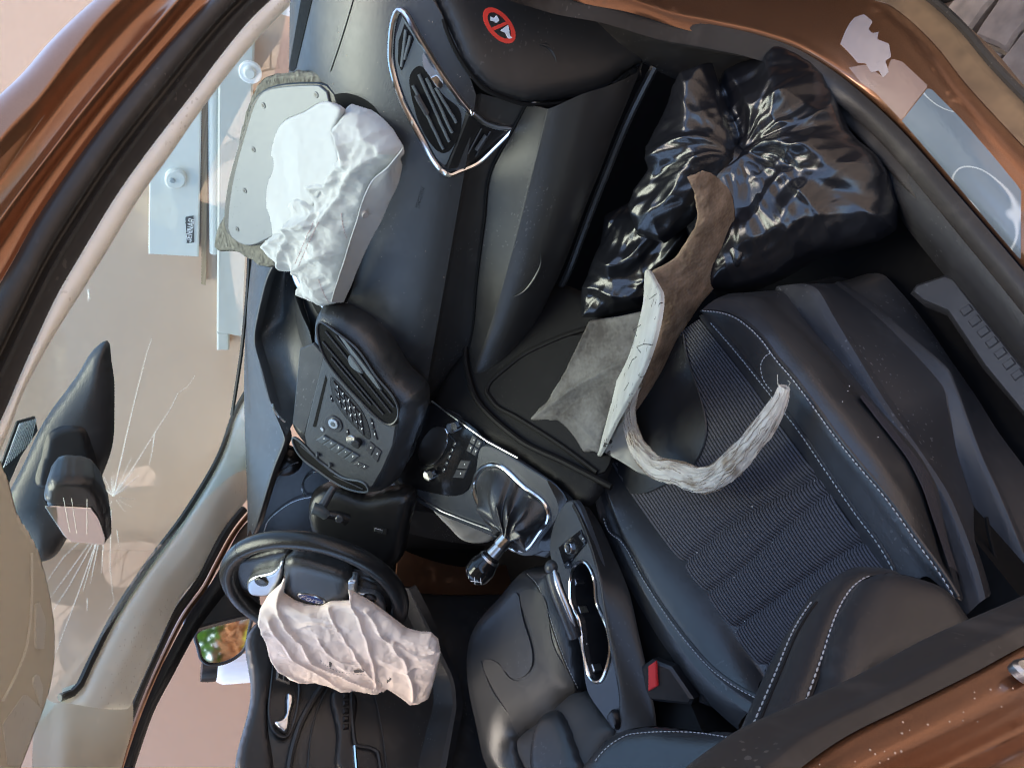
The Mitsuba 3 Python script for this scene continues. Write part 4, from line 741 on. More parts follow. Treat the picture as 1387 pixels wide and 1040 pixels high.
for z in ((236, 130), (715, 150)):
    a = SW.two([f11(*z)])[0]; a = a / np.linalg.norm(a); b = np.array([-a[1], a[0]])
    put(t_ + '__rim__seam', tube(SW.three(np.array([a * .1725 + b * .0012, a * .1725 - b * .0012])), .0180, 18), 'dark_plastic')
put(t_ + '__hub_back', disc(SWC - SWN * .05, SWN, .095, .04, .01, 40), 'dark_plastic')
put(t_ + '__hub', pillow(spl(SW.two(m_(f11, [(442, 150), (560, 172), (695, 232), (700, 300), (690, 372), (600, 420), (470, 420), (405, 340), (412, 240)])), 90, True), SW, .018, .03, .03, .005, lift=.004), 'soft_plastic', 'dark hub cover')
scene['spoke_silver'] = two(pri((.50, .52, .55), .30, metallic=.9))
for px, c, r in (([(274, 236), (330, 214), (376, 198), (416, 163), (418, 190), (396, 268), (376, 296), (330, 305), (285, 298), (267, 270)], (320, 264), .0135), ([(693, 235), (718, 240), (722, 285), (780, 300), (832, 340), (826, 380), (790, 368), (740, 348), (700, 312)], (768, 332), .0135)):
    put(t_ + '__spoke', pillow(spl(SW.two(m_(f11, px)), 70, True), SW, .006, .008, .02, .003, lift=.010), 'spoke_silver', 'silver spoke')
    put(t_ + '__spoke_switch', disc(SW.up(.015).at(*f11(*c)), SWN, r, .005, .002, 36), 'dark_plastic'); put(t_ + '__spoke_switch__centre', disc(SW.up(.020).at(*f11(*c)), SWN, r * .55, .002, .001, 30), 'button_grey')
for px in ([(180, 190), (260, 170), (430, 150), (430, 250), (300, 330), (200, 300)], [(690, 240), (760, 250), (860, 330), (900, 380), (840, 420), (700, 360)]):
    put(t_ + '__spoke_back', pillow(spl(SW.two(m_(f11, px)), 50, True), SW.up(-.012), .010, .02, .01, .005), 'dark_plastic')
EM = SW.up(.024); c0 = EM.two([f11(525, 338)])[0]; a0 = EM.two([f11(468, 322)])[0]; a1 = EM.two([f11(582, 354)])[0]; dv = a1 - a0; L0 = np.linalg.norm(dv) / 2; dv /= np.linalg.norm(dv); pv = np.array([-dv[1], dv[0]])
ovl = lambda k: c0 + circ[::3, :1] * dv * L0 * k + circ[::3, 1:] * pv * L0 * .46 * (k if k > .9 else k * .96)
put(t_ + '__emblem', solid([ovl(1.0)], EM, -.006, .001, .001), 'chrome', 'blue oval emblem with silver rim and script lettering'); put(t_ + '__emblem__enamel', solid([ovl(.90)], EM, .0, .0018, .0004), 'blue_enamel')
rot_ = math.atan2(dv[1], dv[0]); wp = EM.up(.0019); wp = PL(wp.three(c0[None])[0], wp.n, wp.u)
put(t_ + '__emblem__lettering', words('Ford', L0 * .52, wp, .0005, False, rot_, .35), 'chrome')
# driver airbag
scene['bag_cloth'] = two(bump(pri((.83, .69, .60), .85, specular=.2, sheen=.3), lambda p, n, uv: .0012 * (1 - dr.abs(2 * noise(p.x * 75., p.y * 75., p.z * 75.) - 1)) + .0006 * (1 - dr.abs(2 * noise(p.x * 170., p.y * 170., p.z * 170.) - 1)) + .0002 * noise(p.x * 1500., p.y * 1500., p.z * 1500.)))
out = m_(f11, [(416, 238), (400, 275), (350, 318), (312, 380), (304, 425), (322, 480), (362, 575), (432, 662), (480, 682), (545, 684), (600, 702), (655, 722), (700, 715), (760, 722), (805, 728), (838, 704), (880, 735), (935, 772), (975, 765), (1012, 748), (1028, 700), (1044, 640), (1062, 560), (1052, 510), (1022, 482), (975, 480), (922, 466), (862, 420), (785, 362), (720, 325), (677, 300), (690, 350), (640, 352), (600, 352), (560, 372), (500, 366), (455, 350), (410, 318), (418, 260)])
AB = SW.up(.028); rg = AB.two(out); c_ = rg.mean(0)
axis_ = rg[np.argmax(rg @ (AB.two([f11(1040, 600)])[0] - AB.two([f11(360, 400)])[0]))] - c_; ang_ = math.atan2(axis_[1], axis_[0])
FOLD = [([(400, 300), (420, 420), (480, 490), (560, 580), (680, 640), (830, 700)], .013, .006), ([(360, 400), (450, 540), (560, 630), (690, 700)], .010, .006), ([(600, 360), (650, 450), (720, 560), (790, 650)], .008, .004), ([(690, 320), (760, 480), (800, 680)], .009, .004), ([(760, 370), (840, 480), (930, 600), (950, 740)], .010, .006), ([(480, 440), (560, 420), (640, 440)], .006, .004), ([(870, 500), (960, 540), (1040, 540)], .007, .004), ([(900, 620), (980, 600), (1040, 610)], .006, .004), ([(560, 480), (640, 560), (760, 600)], .006, .004), ([(330, 460), (400, 600), (500, 660)], .008, .006)]
def folds(A, pl, F, f):
    h = 0
    for px, amp, w in F:
        c = spl(pl.two(m_(f, px)), 60); d = cKDTree(c).query(A)[0]; h = h + amp * np.exp(-(d / w) ** 1.3)
    return h
put('driver_airbag', pillow(rg, AB, .010, .020, .010, .0022, wr=lambda A, d: .95 * folds(A, AB, FOLD, f11) + .013 * (creased(A, .060, 3, (1.9, 1), ang_ + .5) - .4) + .0038 * (creased(A, .030, 8, (2.1, 1), ang_ - .7) - .4) + .0013 * (creased(A, .0105, 18, (1.5, 1), ang_ + 1.3) - .4)), 'bag_cloth', 'crumpled pale pink airbag hanging from the steering wheel', 'airbag', smooth=True)
DA = [(v, f) for v, f in [(meshkit.WRITTEN[scene['driver_airbag']['filename']][0].astype(float), meshkit.WRITTEN[scene['driver_airbag']['filename']][1])]][0]
scene['scorch'] = two(pri((.12, .10, .09), .9))
for px in ([(600, 598), (612, 606), (606, 622), (598, 612)], [(840, 672), (850, 676), (838, 688)], [(848, 664), (858, 668), (850, 682)], [(700, 635), (745, 630), (748, 640), (705, 645)]):
    put('driver_airbag__scorch_mark', drape(DA, m_(f11, px), .0008, .0002, lin=True, h=.003), 'scorch')
put('driver_airbag__stitching', dashes(lay(DA, m_(f11, [(560, 590), (640, 640), (760, 655), (820, 690)]), 60, .0006), .004, .004, .0005), 'dark_print', kind='stuff')
# knee airbag by the pedals
KA = PL(Q(630, 705, y=.62), [.6, -.7, .4])
put('knee_airbag', pillow(spl(KA.two([(582, 678), (598, 680), (620, 690), (650, 704), (676, 718), (672, 727), (655, 735), (638, 735), (624, 730), (610, 716), (596, 702)]), 60, True), KA, .018, .02, .02, .004, wr=lambda A, d: .010 * (ridged(A, 20, 5, (1, 2), .6) - .5)), 'bag_cloth_white' if 'bag_cloth_white' in scene else 'bag_cloth', 'deflated white knee airbag hanging beside the pedals behind the gear lever', 'airbag', smooth=True)

# ---------------------------------------------------------------- driver door and wing mirror
DP = PL([-.70, 0, .9], [1, 0, .06])
door = [(347, 838), (342, 900), (337, 1062), (325, 1500), (760, 1500), (730, 1062), (740, 930), (720, 806), (640, 798), (540, 792), (440, 796), (380, 820)]
put(DD + '__panel', pillow(spl(DP.two(door), 120, True), DP.up(-.03), .02, .05, .03, .009), 'soft_plastic', 'black door panel', smooth=True)
put(DD + '__belt_roll', pillow(spl(DP.two([(346, 842), (352, 838), (364, 850), (372, 910), (364, 985), (360, 1062), (336, 1062), (340, 940)]), 80, True), DP.up(-.012), .02, .02, .02, .006), 'trim_plastic', smooth=True)
D2 = DP.up(-.006)
put(DD + '__handle_recess', plate(m_(f11, [(372, 600), (440, 642), (470, 690), (470, 760), (442, 880), (418, 916), (372, 898), (354, 862), (362, 650)]), D2, .006, .003), 'dark_plastic'); put(DD + '__handle_recess__rim', tube(D2.three(spl(D2.two(m_(f11, [(372, 600), (440, 642), (470, 690), (470, 760), (442, 880), (418, 916), (372, 898), (354, 862), (362, 650)])), 60, True), .007), .003, 8, True), 'button_grey')
put(DD + '__pull_handle', pillow(spl(D2.two(m_(f11, [(428, 738), (444, 744), (446, 790), (432, 850), (416, 905), (394, 898), (368, 858), (395, 848), (414, 812)])), 60, True), D2, .010, .008, .002, .003, lift=.012), 'chrome', 'silver door pull handle', smooth=True)
put(DD + '__lock_switch', plate(m_(f11, [(380, 640), (438, 668), (433, 700), (376, 680)]), D2, .012, .002, lin=True), 'satin')
for q in ([(388, 650), (405, 658), (403, 682), (385, 676)], [(411, 661), (430, 670), (427, 692), (409, 685)]): put(DD + '__lock_switch__key', plate(m_(f11, q), D2, .0145, .001, lin=True), 'dark_plastic')
for px, r, mt in (([(580, 690), (520, 780), (470, 880), (430, 1050)], .008, 'trim_plastic'), ([(600, 700), (550, 800), (520, 920), (510, 1050)], .0018, 'button_grey'), ([(770, 700), (800, 800), (825, 950), (835, 1050)], .0016, 'button_grey'), ([(690, 720), (698, 900), (705, 945), (770, 962), (800, 985), (810, 1050)], .0055, 'trim_plastic')):
    put(DD + '__moulding', tube(D2.three(spl(D2.two(m_(f11, px)), 40), .006), r, 8), mt)
put(DD + '__armrest', pillow(spl(D2.two(m_(f11, [(622, 715), (690, 720), (698, 900), (706, 946), (772, 964), (805, 1000), (812, 1060), (640, 1060), (628, 900)])), 70, True), D2, .010, .012, .01, .005), 'trim_plastic', smooth=True)
for i in range(5): put(DD + '__window_switch', plate(m_(f11, [(652, 738 + 32 * i), (676, 736 + 32 * i), (677, 758 + 32 * i), (653, 760 + 32 * i)]), D2, .016, .003, lin=True), 'dark_plastic')
put(DD + '__chrome_strip', tube(D2.three(D2.two(m_(f11, [(700, 955), (708, 1060)])), .012), .0045, 8), 'chrome')
put(DD + '__speaker_ring', tube(D2.three(spl(D2.two(ell(f11(1010, 600), 52, 62, .2)), 60, True), -.03), .003, 8, True), 'hard_plastic')
put(CB + '__far_side', box((-.80, .30, .45), (.03, 1.6, .62)), 'dark_plastic')
put(CB + '__far_sill_edge', thick(loft([crv(m_(f11, [(926, 295), (975, 400), (1045, 565), (1100, 690), (1110, 760), (1095, 860), (1050, 1060)]), 50, x=-.66), crv(m_(f11, [(932, 300), (1000, 430), (1062, 560), (1118, 690), (1126, 770), (1112, 870), (1078, 1060)]), 50, x=-.645)], 3), .02), 'trim_plastic', 'pale edge of the far sill')
put(CB + '__far_sill_inner', thick(loft([crv(m_(f11, [(870, 285), (920, 400), (985, 565), (1020, 690), (1025, 760), (1005, 860), (960, 1060)]), 50, x=-.70), crv(m_(f11, [(926, 295), (975, 400), (1045, 565), (1100, 690), (1110, 760), (1095, 860), (1050, 1060)]), 50, x=-.66)], 3), .02), 'hard_plastic')
put(DD + '__mirror_sail', plate([(246, 826), (299, 783), (345, 738), (352, 838), (343, 836), (300, 846), (258, 858), (250, 866)], PL([-.70, 0, 1], [1, 0, 0]), .02, .004, lin=True), 'dark_plastic', 'dark triangle between window frame and wing mirror')
WM = PL(Q(300, 862, x=-.93), [.52, -.85, .06])
mr = m_(f11, [(40, 478), (100, 441), (276, 404), (283, 415), (279, 445), (256, 540), (236, 566), (82, 604), (66, 590), (50, 540)])
t_ = DD + '__wing_mirror'
put(t_, pillow(spl(WM.two(mr), 70, True), WM.up(-.004), .004, .01, .08, .006), 'dark_plastic', 'wing mirror with greenery in its glass', smooth=True)
put(t_ + '__glass', solid([inset(spl(WM.two(mr), 70, True), .008)], WM, 0, .004, .001), 'mirror_glass', 'wing mirror glass reflecting greenery', smooth=False)
put(t_ + '__frame', tube(WM.three(inset(spl(WM.two(mr), 70, True), .004), .003), .005, 8, True), 'dark_plastic')

# ---------------------------------------------------------------- passenger seat
PS = 'passenger_seat'; labels[PS] = {'label': 'black leather passenger seat with ribbed grey cloth centre and white stitching', 'category': 'car seat'}
NC = 90
def pre(c, dy=.03, dz=-.07): d = c[0] - c[3]; return np.vstack([[c[0] + [0, dy * .9, dz], c[0] + [0, dy * .55, dz * .35]], c])
a2px = [(949, 421), (969, 420), (993, 426), (1016, 441), (1036, 461), (1053, 485), (1073, 508), (1101, 545), (1135, 592), (1168, 633), (1202, 673), (1249, 739), (1274, 773), (1299, 813)]
A0 = crv([(1064, 400), (1101, 448), (1145, 498), (1188, 552), (1229, 599), (1262, 650), (1276, 700), (1290, 760), (1304, 812)], NC, z=.53)
A1 = crv([(1000, 402), (1030, 404), (1050, 416), (1084, 448), (1118, 488), (1151, 532), (1185, 572), (1219, 616), (1240, 655), (1258, 705), (1280, 770), (1304, 815)], NC, z=.605)
A2 = crv(a2px, NC, z=.66)
A25 = crv([(952, 425), (985, 450), (1015, 478), (1045, 515), (1085, 562), (1125, 612), (1180, 680), (1255, 780)], NC, z=.655)
A3 = crv([(948, 431), (985, 478), (1016, 518), (1050, 565), (1085, 612), (1113, 650), (1168, 728), (1222, 800)], NC, z=.622)
A4 = crv([(880, 500), (915, 560), (945, 612), (1000, 690), (1060, 770), (1130, 860)], NC, z=.622)
A5 = crv([(815, 605), (840, 650), (880, 709), (918, 760), (978, 840), (1034, 920)], NC, z=.622)
A6 = crv([(812, 628), (830, 690), (842, 722), (870, 772), (895, 815), (930, 862), (969, 908), (1028, 945)], NC, z=.652)
A65 = crv([(812, 640), (824, 700), (845, 748), (880, 812), (915, 866), (950, 910), (1015, 965)], NC, z=.646)
A7 = crv([(812, 650), (819, 708), (846, 776), (885, 852), (940, 924), (1012, 992)], NC, z=.60)
lowr = lambda c, z: np.c_[c[:, :2], np.full(len(c), z)]
CUSH = loft([pre(c) for c in (A0 + [-.006, 0, -.03], A0, A1, A1 * .5 + A2 * .5 + [.006, 0, .012], A2)], 5)
put(PS + '__side_bolster', face_cam(CUSH), 'leather', 'leather side bolster of the cushion', smooth=True)
BOL = face_cam(loft([pre(c) for c in (A2 + [0, 0, -.003], A2 * .85 + A25 * .15 + [0, 0, .003], A25, A25 * .4 + A3 * .6 + [0, 0, .004], A3, A3 + [-.012, 0, -.012])], 5)); put(PS + '__bolster', BOL, 'leather', smooth=True)
FBO = face_cam(loft([pre(c) for c in (A5 + [.012, 0, -.012], A5, A5 * .5 + A6 * .5 + [0, 0, .006], A6, A6 * .5 + A65 * .5 + [0, 0, -.003], A65 + [0, 0, .004], A7, lowr(A7, .5))], 5)); put(PS + '__bolster', FBO, 'leather', smooth=True)
# ribbed cloth centre
c3 = np.array([A3 + [-.002, 0, -.004], A4, A5 + [.002, 0, -.004]]); g = PchipInterpolator([0, .5, 1], c3, axis=0)(np.linspace(0, 1, 400))
g = PchipInterpolator(np.linspace(0, 1, NC), g, axis=1)(np.linspace(0, 1, 190))
V = g.reshape(-1, 3).copy(); px = proj(V); uu = np.repeat(np.linspace(0, 1, 400), 190)
hgt = .0022 * abs(np.sin(uu * np.pi * 52)) ** .8
for sm in ([(905, 782), (923, 764), (982, 713), (1054, 671), (1096, 650), (1120, 636)], [(940, 822), (948, 811), (1003, 768), (1060, 715), (1113, 671), (1138, 655)], [(975, 868), (986, 857), (1054, 807), (1110, 767), (1175, 728)], [(1020, 915), (1028, 906), (1080, 865), (1150, 815), (1210, 775)]):
    d = cKDTree(spl(sm, 200)).query(px)[0]; hgt = hgt - .006 * np.exp(-(d / 4.0) ** 2) - .004 * np.exp(-(d / 14.) ** 2)
V[:, 2] += hgt + .004 * meshkit.noise(V * 14, 3)
put(PS + '__ribbed_centre', face_cam((V, grid(g)[1])), 'rib_shade_cloth', 'ribbed grey cloth centre with quilted seams', smooth=True, uv=np.stack([uu * 52, uu * 0], 1))
CEN = (V, grid(g)[1]); CEN_low = face_cam(loft(list(c3), 6))
nose = [(944, 432), (929, 451), (933, 480), (943, 512), (952, 538), (959, 565), (961, 582), (956, 606), (939, 634), (905, 655), (875, 668), (846, 664), (822, 622), (812, 600), (850, 545), (880, 498), (915, 455)]
NOS = drape(CEN_low, nose, .006, .004, h=.008)
put(PS + '__front_pad', NOS, 'leather', 'smooth leather pad at the cushion front', smooth=45)
put(PS + '__front_pad__piping', tube(lay(CEN_low, [(929, 451), (933, 480), (943, 512), (952, 538), (959, 565), (961, 582), (956, 606), (939, 634), (905, 655), (875, 668)], 60, .006), .0022, 6), 'leather')
for mesh, path in ((BOL, a2px[:1] + [(q[0] - 3, q[1] + 2) for q in a2px[1:]]), (BOL, [(962, 436), (1000, 480), (1040, 530), (1081, 582), (1118, 636), (1161, 698), (1189, 735), (1213, 777)]), (FBO, [(818, 700), (824, 718), (842, 734), (870, 782), (900, 828), (930, 868), (969, 910), (1024, 944)])):
    L_ = lay(mesh, path, 200, .0009); put(PS + '__stitching', dashes(L_, .0044, .0020, .0008), 'thread', 'white stitching', kind='stuff', smooth=False)
    put(PS + '__seam', tube(lay(mesh, [(q[0] + 3, q[1] - 2) for q in path], 120, .0002), .0012, 5), 'dark_plastic')
L_ = lay(BOL, a2px[1:], 200, .0016); put(PS + '__piping', tube(L_, .0022, 6), 'leather')
sp_ = lay(BOL, [(1045, 478), (1036, 484), (1031, 496), (1033, 510), (1041, 524), (1050, 533)], 60, .0008, sm=1)
put(PS + '__stitching', dashes(sp_, .004, .002, .0007), 'thread', kind='stuff', smooth=False)
# ribbed cloth band low on the cushion side
B1_ = crv([(1164, 541), (1190, 575), (1222, 616), (1244, 655), (1262, 705), (1284, 770)], 60, z=.600) + [.004, 0, .003]; B2_ = crv([(1166, 543), (1186, 560), (1220, 600), (1253, 640), (1270, 690), (1284, 745), (1298, 790)], 60, z=.545) + [.004, 0, .003]
gb = np.array([B1_ * (1 - t) + B2_ * t + [.0012 * abs(math.sin(t * math.pi * 9)) + .004 * math.sin(math.pi * t), 0, .0012 * abs(math.sin(t * math.pi * 9))] for t in np.linspace(0, 1, 60)])
put(PS + '__side_band', face_cam(grid(gb)), 'fabric', 'dark ribbed cloth band on the side of the cushion', smooth=True)
# plastic valance
V0 = crv([(1052, 388), (1066, 402), (1105, 455), (1150, 515), (1195, 575), (1240, 640), (1272, 695), (1290, 750), (1312, 830)], 60, z=.527)
V1 = crv([(1085, 384), (1108, 393), (1130, 430), (1160, 480), (1205, 552), (1245, 608), (1280, 660), (1305, 715), (1335, 810)], 60, z=.518)
V2 = crv([(1131, 383), (1155, 402), (1182, 421), (1219, 454), (1262, 498), (1279, 518), (1286, 552), (1296, 612), (1313, 673), (1350, 790)], 60, z=.435)
V3 = crv([(1135, 381), (1165, 403), (1202, 429), (1242, 462), (1283, 498), (1296, 525), (1310, 565), (1330, 619), (1353, 670), (1400, 790)], 60, z=.428)
V4 = crv([(1150, 379), (1202, 376), (1224, 400), (1256, 441), (1293, 495), (1323, 538), (1353, 586), (1387, 632), (1460, 760)], 60, z=.37)
put(PS + '__valance', face_cam(loft([V0 + [-.03, 0, -.01], V0, V0 * .3 + V1 * .7 + [0, 0, .002], V1, V1 * .9 + V2 * .1 + [0, 0, -.004], V2 * .9 + V1 * .1 + [0, 0, -.006], V2, V3, V3 * .9 + V4 * .1 + [0, 0, -.004], V4]
    , 4, False)), 'trim_plastic', 'stepped black plastic valance of the seat', smooth=28)
put(PS + '__valance__gap', tube(crv([(1336, 700, .475), (1340, 725, .475), (1350, 765, .475), (1362, 820, .475)], 30, z=0), .0025, 6), 'black_hole')
put(PS + '__valance_front', thick(loft([V0[:3].mean(0) + np.linspace(0, 1, 12)[:, None] * ((V4[0] + [0, 0, .03]) - V0[:3].mean(0)), V0[:3].mean(0) + [0, .01, -.08] + np.linspace(0, 1, 12)[:, None] * (V4[0] - V0[:3].mean(0) + [0, 0, -.02])], 3, False), .01), 'hard_plastic')
put(PS + '__base', box((.36, .08, .42), (.36, .46, .14)), 'black_hole')
# backrest
SB = PL(Q(1190, 860, x=.600), [1, .12, .12])
side = [(1060, 1010), (1086, 963), (1113, 891), (1139, 819), (1160, 790), (1181, 779), (1206, 779), (1232, 785), (1275, 803), (1305, 838), (1330, 880), (1260, 930), (1150, 990), (1090, 1040)]
SIDE = pillow(spl(SB.two(side), 110, True), SB, .018, .04, .03, .006); put(PS + '__backrest_side', SIDE, 'leather', 'dark side of the backrest bolster', smooth=True)
J2 = np.array([SB.at(*q) for q in spl(np.array([(1060, 1020), (1086, 963), (1113, 891), (1139, 819), (1160, 790), (1181, 779), (1206, 779), (1232, 785)], float), 60)])
J1 = crv([(1005, 1030), (1018, 997), (1054, 912), (1079, 853), (1107, 811), (1128, 792), (1165, 778), (1215, 780)], 60, x=.555); J0 = crv([(985, 1040), (1005, 995), (1022, 955), (1035, 925), (1072, 865), (1100, 818), (1135, 790), (1190, 779)], 60, x=.525)
BF = face_cam(loft([J0 + [-.02, -.06, 0], J0, J1 * .5 + J0 * .5 + [0, .004, .004], J1, J1 * .5 + J2 * .5 + [0, .008, .006], J2 + [-.001, 0, .003], J2 + [.0, -.02, -.01]], 5)); put(PS + '__backrest_bolster', BF, 'leather', smooth=True)
for px in ([(1010, 1018), (1018, 997), (1054, 912), (1079, 853), (1105, 813)], [(1062, 1015), (1086, 965), (1113, 893), (1139, 821), (1160, 792), (1181, 781), (1206, 781), (1232, 787)]):
    L_ = lay(BF, [(a - 2, b) for a, b in px], 160, .0012); put(PS + '__stitching', dashes(L_, .0044, .0020, .0008), 'thread', kind='stuff', smooth=False)
    put(PS + '__seam', tube(lay(BF, [(a + 3, b + 1) for a, b in px], 100, .0003), .0013, 5), 'dark_plastic')
FB = PL(Q(906, 990, x=.165), [.35, .35, .85])
FBK = pillow(spl(FB.two([(770, 1075), (805, 1024), (825, 1002), (855, 987), (906, 984), (960, 990), (1006, 996), (1030, 1075)]), 90, True), FB, .016, .03, .05, .006); put(PS + '__backrest_bolster', FBK, 'leather', smooth=True)
put(PS + '__stitching', dashes(lay(FBK, [(806, 1032), (828, 1008), (856, 994), (906, 991), (1000, 1002)], 120, .001), .0044, .002, .0008), 'thread', kind='stuff', smooth=False)
# belt buckle, rail
t_ = 'belt_buckle'; labels[t_] = {'label': 'black seat belt buckle with red button between passenger seat and console', 'category': 'belt buckle'}
BB = PL(Q(895, 915, z=.665), [.2, -.25, .95])
put(t_ + '__body', plate([(878, 899), (892, 889), (918, 899), (948, 942), (944, 950), (884, 944)], BB.up(-.02), .02, .004, lin=True), 'dark_plastic'); put(t_ + '__button', plate([(880, 901), (890, 894), (892, 928), (880, 935)], BB, .005, .0015, lin=True), 'red_button', 'red release button')
put(t_ + '__strap', tube(spl([BB.at(940, 944) + [0, 0, -.012], BB.at(965, 965) + [0, 0, -.04]], 8), .008, 8), 'dark_plastic')
t_ = 'seat_rail'; labels[t_] = {'label': 'dark seat rail cover in the gap beside the console', 'category': 'seat rail'}
put(t_ + '__cover', tube(crv([(856, 800, .55), (870, 860, .55), (885, 930, .55), (897, 992, .55)], 20, z=0), .010, 8), 'hard_plastic'); put(t_ + '__pin', tube(crv([(961, 946, .56), (969, 972, .56)], 6, z=0), .004, 6), 'satin')
# ---------------------------------------------------------------- driver seat
t_ = 'driver_seat'; labels[t_] = {'label': 'black leather driver seat with smooth front pad, beyond the cup holders', 'category': 'car seat'}
DS = PL([-.30, .2, .605], [.10, -.05, .99])
dpx = m_(f12, [(540, 204), (600, 205), (632, 214), (655, 290), (694, 400), (726, 520), (744, 640), (748, 720), (700, 760), (600, 840), (480, 950), (520, 1080), (385, 1070), (330, 900), (288, 700), (285, 540), (300, 470), (340, 400), (430, 300), (490, 230)])
DCU = pillow(spl(DS.two(dpx), 140, True), DS, .045, .07, .06, .007); put(t_ + '__cushion', DCU, 'leather', 'leather cushion', smooth=True)
put(t_ + '__front_pad', drape(DCU, m_(f12, [(318, 480), (380, 400), (440, 335), (462, 312), (480, 370), (505, 470), (530, 570), (528, 610), (510, 645), (470, 668), (430, 652), (385, 590), (345, 525)]), .004, .003, h=.008), 'leather', smooth=45)
for px, r in (([(492, 235), (540, 285), (575, 370), (610, 480), (650, 590), (712, 722)], 0), ([(312, 592), (352, 705), (420, 810), (480, 920), (528, 1060)], 0)):
    put(t_ + '__seam', tube(lay(DCU, m_(f12, px), 80, .0006), .0016, 5), 'dark_plastic')
put(t_ + '__stitching', dashes(lay(DCU, m_(f12, [(500, 235), (548, 285), (583, 370), (618, 480), (658, 590), (716, 715)]), 160, .001), .0044, .002, .0007), 'thread', kind='stuff', smooth=False)
scene['leather_pale'] = two(bump(pri((.034, .033, .033), .5, specular=.5), leather_grain))
put(t_ + '__centre', drape(DCU, m_(f12, [(330, 590), (385, 605), (430, 665), (470, 680), (520, 655), (542, 610), (540, 560), (505, 420), (480, 310), (530, 300), (600, 480), (640, 590), (700, 718), (560, 842), (480, 912), (420, 800), (360, 700)]), .0022, .0015, h=.008), 'leather_pale', 'matt leather centre of the driver cushion', smooth=45)
DK = PL(Q(*f12(700, 900), z=.665), [.25, .25, .9])
put(t_ + '__backrest', pillow(spl(DK.two(m_(f12, [(478, 914), (520, 878), (570, 840), (640, 780), (700, 730), (760, 722), (830, 790), (893, 905), (860, 950), (800, 1080), (520, 1080)])), 100, True), DK, .02, .04, .06, .007), 'leather_pale', 'lower end of the driver backrest', smooth=True)
DKm = (meshkit.WRITTEN[scene[t_ + '__backrest']['filename']][0].astype(float), meshkit.WRITTEN[scene[t_ + '__backrest']['filename']][1])
put(t_ + '__lumbar_pad', pillow(spl(DK.two(m_(f12, [(560, 1080), (556, 960), (575, 880), (605, 830), (650, 806), (685, 815), (710, 850), (745, 940), (780, 1080)])), 80, True), DK.up(.012), .022, .03, .02, .006), 'leather', smooth=True)
put(t_ + '__base', box((-.31, .05, .45), (.36, .5, .22)), 'black_hole')

# ---------------------------------------------------------------- passenger airbag and its torn lid
f15 = lambda a, b: (270 + a / 2.97, 80 + b / 2.97)
f8 = lambda a, b: (700 + a / 2.9725, 350 + b / 2.9725)
FL = three_points(Q(300, 330, y=.86), Q(330, 100, y=.86), Q(480, 140, y=.70)); FL = FL if FL.n @ (CAM - FL.o) > 0 else PL(FL.o, -FL.n)
t_ = DB + '__airbag_lid'
scene['rivet_grey'] = two(pri((.09, .095, .10), .35, metallic=.4))
scene['foam_edge'] = two(bump(pri(proc(lambda p, n, uv: mix((.22, .205, .165), (.10, .095, .08), fbm(p.x * 160., p.y * 160., p.z * 160., 3))), .95, specular=.1), lambda p, n, uv: .004 * vnoise3(p, 260.), 1.0))
scene['lid_metal'] = two(pri(dusty((.125, .135, .145), (.09, .098, .105), 5., .3, .9, .4), .38, specular=.5, metallic=.25))
lid = m_(f15, [(300, 62), (470, 58), (515, 75), (575, 118), (625, 128), (655, 160), (640, 200), (520, 520), (400, 710), (335, 730), (318, 800), (300, 830), (255, 845), (205, 825), (120, 782), (50, 770), (60, 680), (95, 610), (110, 540), (180, 180), (240, 85)])
LR = spl(FL.two(lid), 260, True); rl = np.random.default_rng(3); jag = gaussian_filter1d(rl.normal(0, .0022, 260), 1.2, mode='wrap'); LR = LR + jag[:, None] * (LR - LR.mean(0)) / np.linalg.norm(LR - LR.mean(0), axis=1, keepdims=True)
put(t_, pillow(LR, FL, .006, .008, .022, .004, wr=lambda A, d: .002 * (n3(A, 160, 4) - .5), lift=-.012), 'foam_edge', 'burst airbag lid standing up, with frayed foam edge', smooth=True)
put(t_ + '__backing', plate(m_(f15, [(250, 130), (300, 108), (470, 95), (503, 100), (548, 150), (558, 192), (425, 692), (330, 712), (150, 737), (105, 692), (98, 640), (190, 240), (220, 160)]), FL, .006, .002, lift=-.006), 'dark_plastic')
put(t_ + '__metal_plate', plate(m_(f15, [(268, 130), (300, 119), (470, 105), (497, 110), (526, 150), (529, 190), (430, 690), (320, 704), (150, 727), (127, 700), (122, 660), (207, 250), (237, 167)]), FL, .004, .001, lift=.0), 'lid_metal', 'grey metal plate with rivets')
for c in ((470, 145), (487, 210), (258, 188), (218, 365), (183, 530), (153, 685)):
    a = FL.up(.004).at(*f15(*c)); put(t_ + '__rivet', disc(a, FL.n, .0046, .0014, .0006, 24), 'rivet_grey'); put(t_ + '__rivet_hole', disc(a, FL.n, .0024, .0016, .0003, 16), 'dark_plastic')
put(t_ + '__torn_corner', pillow(spl(FL.two(m_(f15, [(118, 778), (205, 770), (310, 760), (318, 800), (300, 832), (255, 848), (205, 826)])), 60, True), FL.up(-.02), .012, .012, .02, .004), 'foam_edge', smooth=True)
put(t_ + '__stitches', cat(*[tube(FL.three(FL.two([f15(a, b), f15(a + 14 * c, b + 14 * s)]), .002), .0007, 5) for (a, b, c, s) in [(150 + 60 * math.sin(i / 22 * 1.2) * 0 + (245 - 112) * 0 + 118 + (i * 4.2) * .9 - 30, 560 - i * 20, .9, .3) for i in range(20)] + [(255 + i * 17, 84 - (i > 2) * 4, .1, 1) for i in range(13)]]), 'foam_edge', kind='stuff', smooth=False)
hp_, hn_ = hits(PAD, [(545, 205), (400, 180), (425, 425)])
PB2 = three_points(*hp_); PB2 = PB2 if PB2.n @ (CAM - PB2.o) > 0 else PL(PB2.o, -PB2.n)
PB2 = PB2.up(.026)
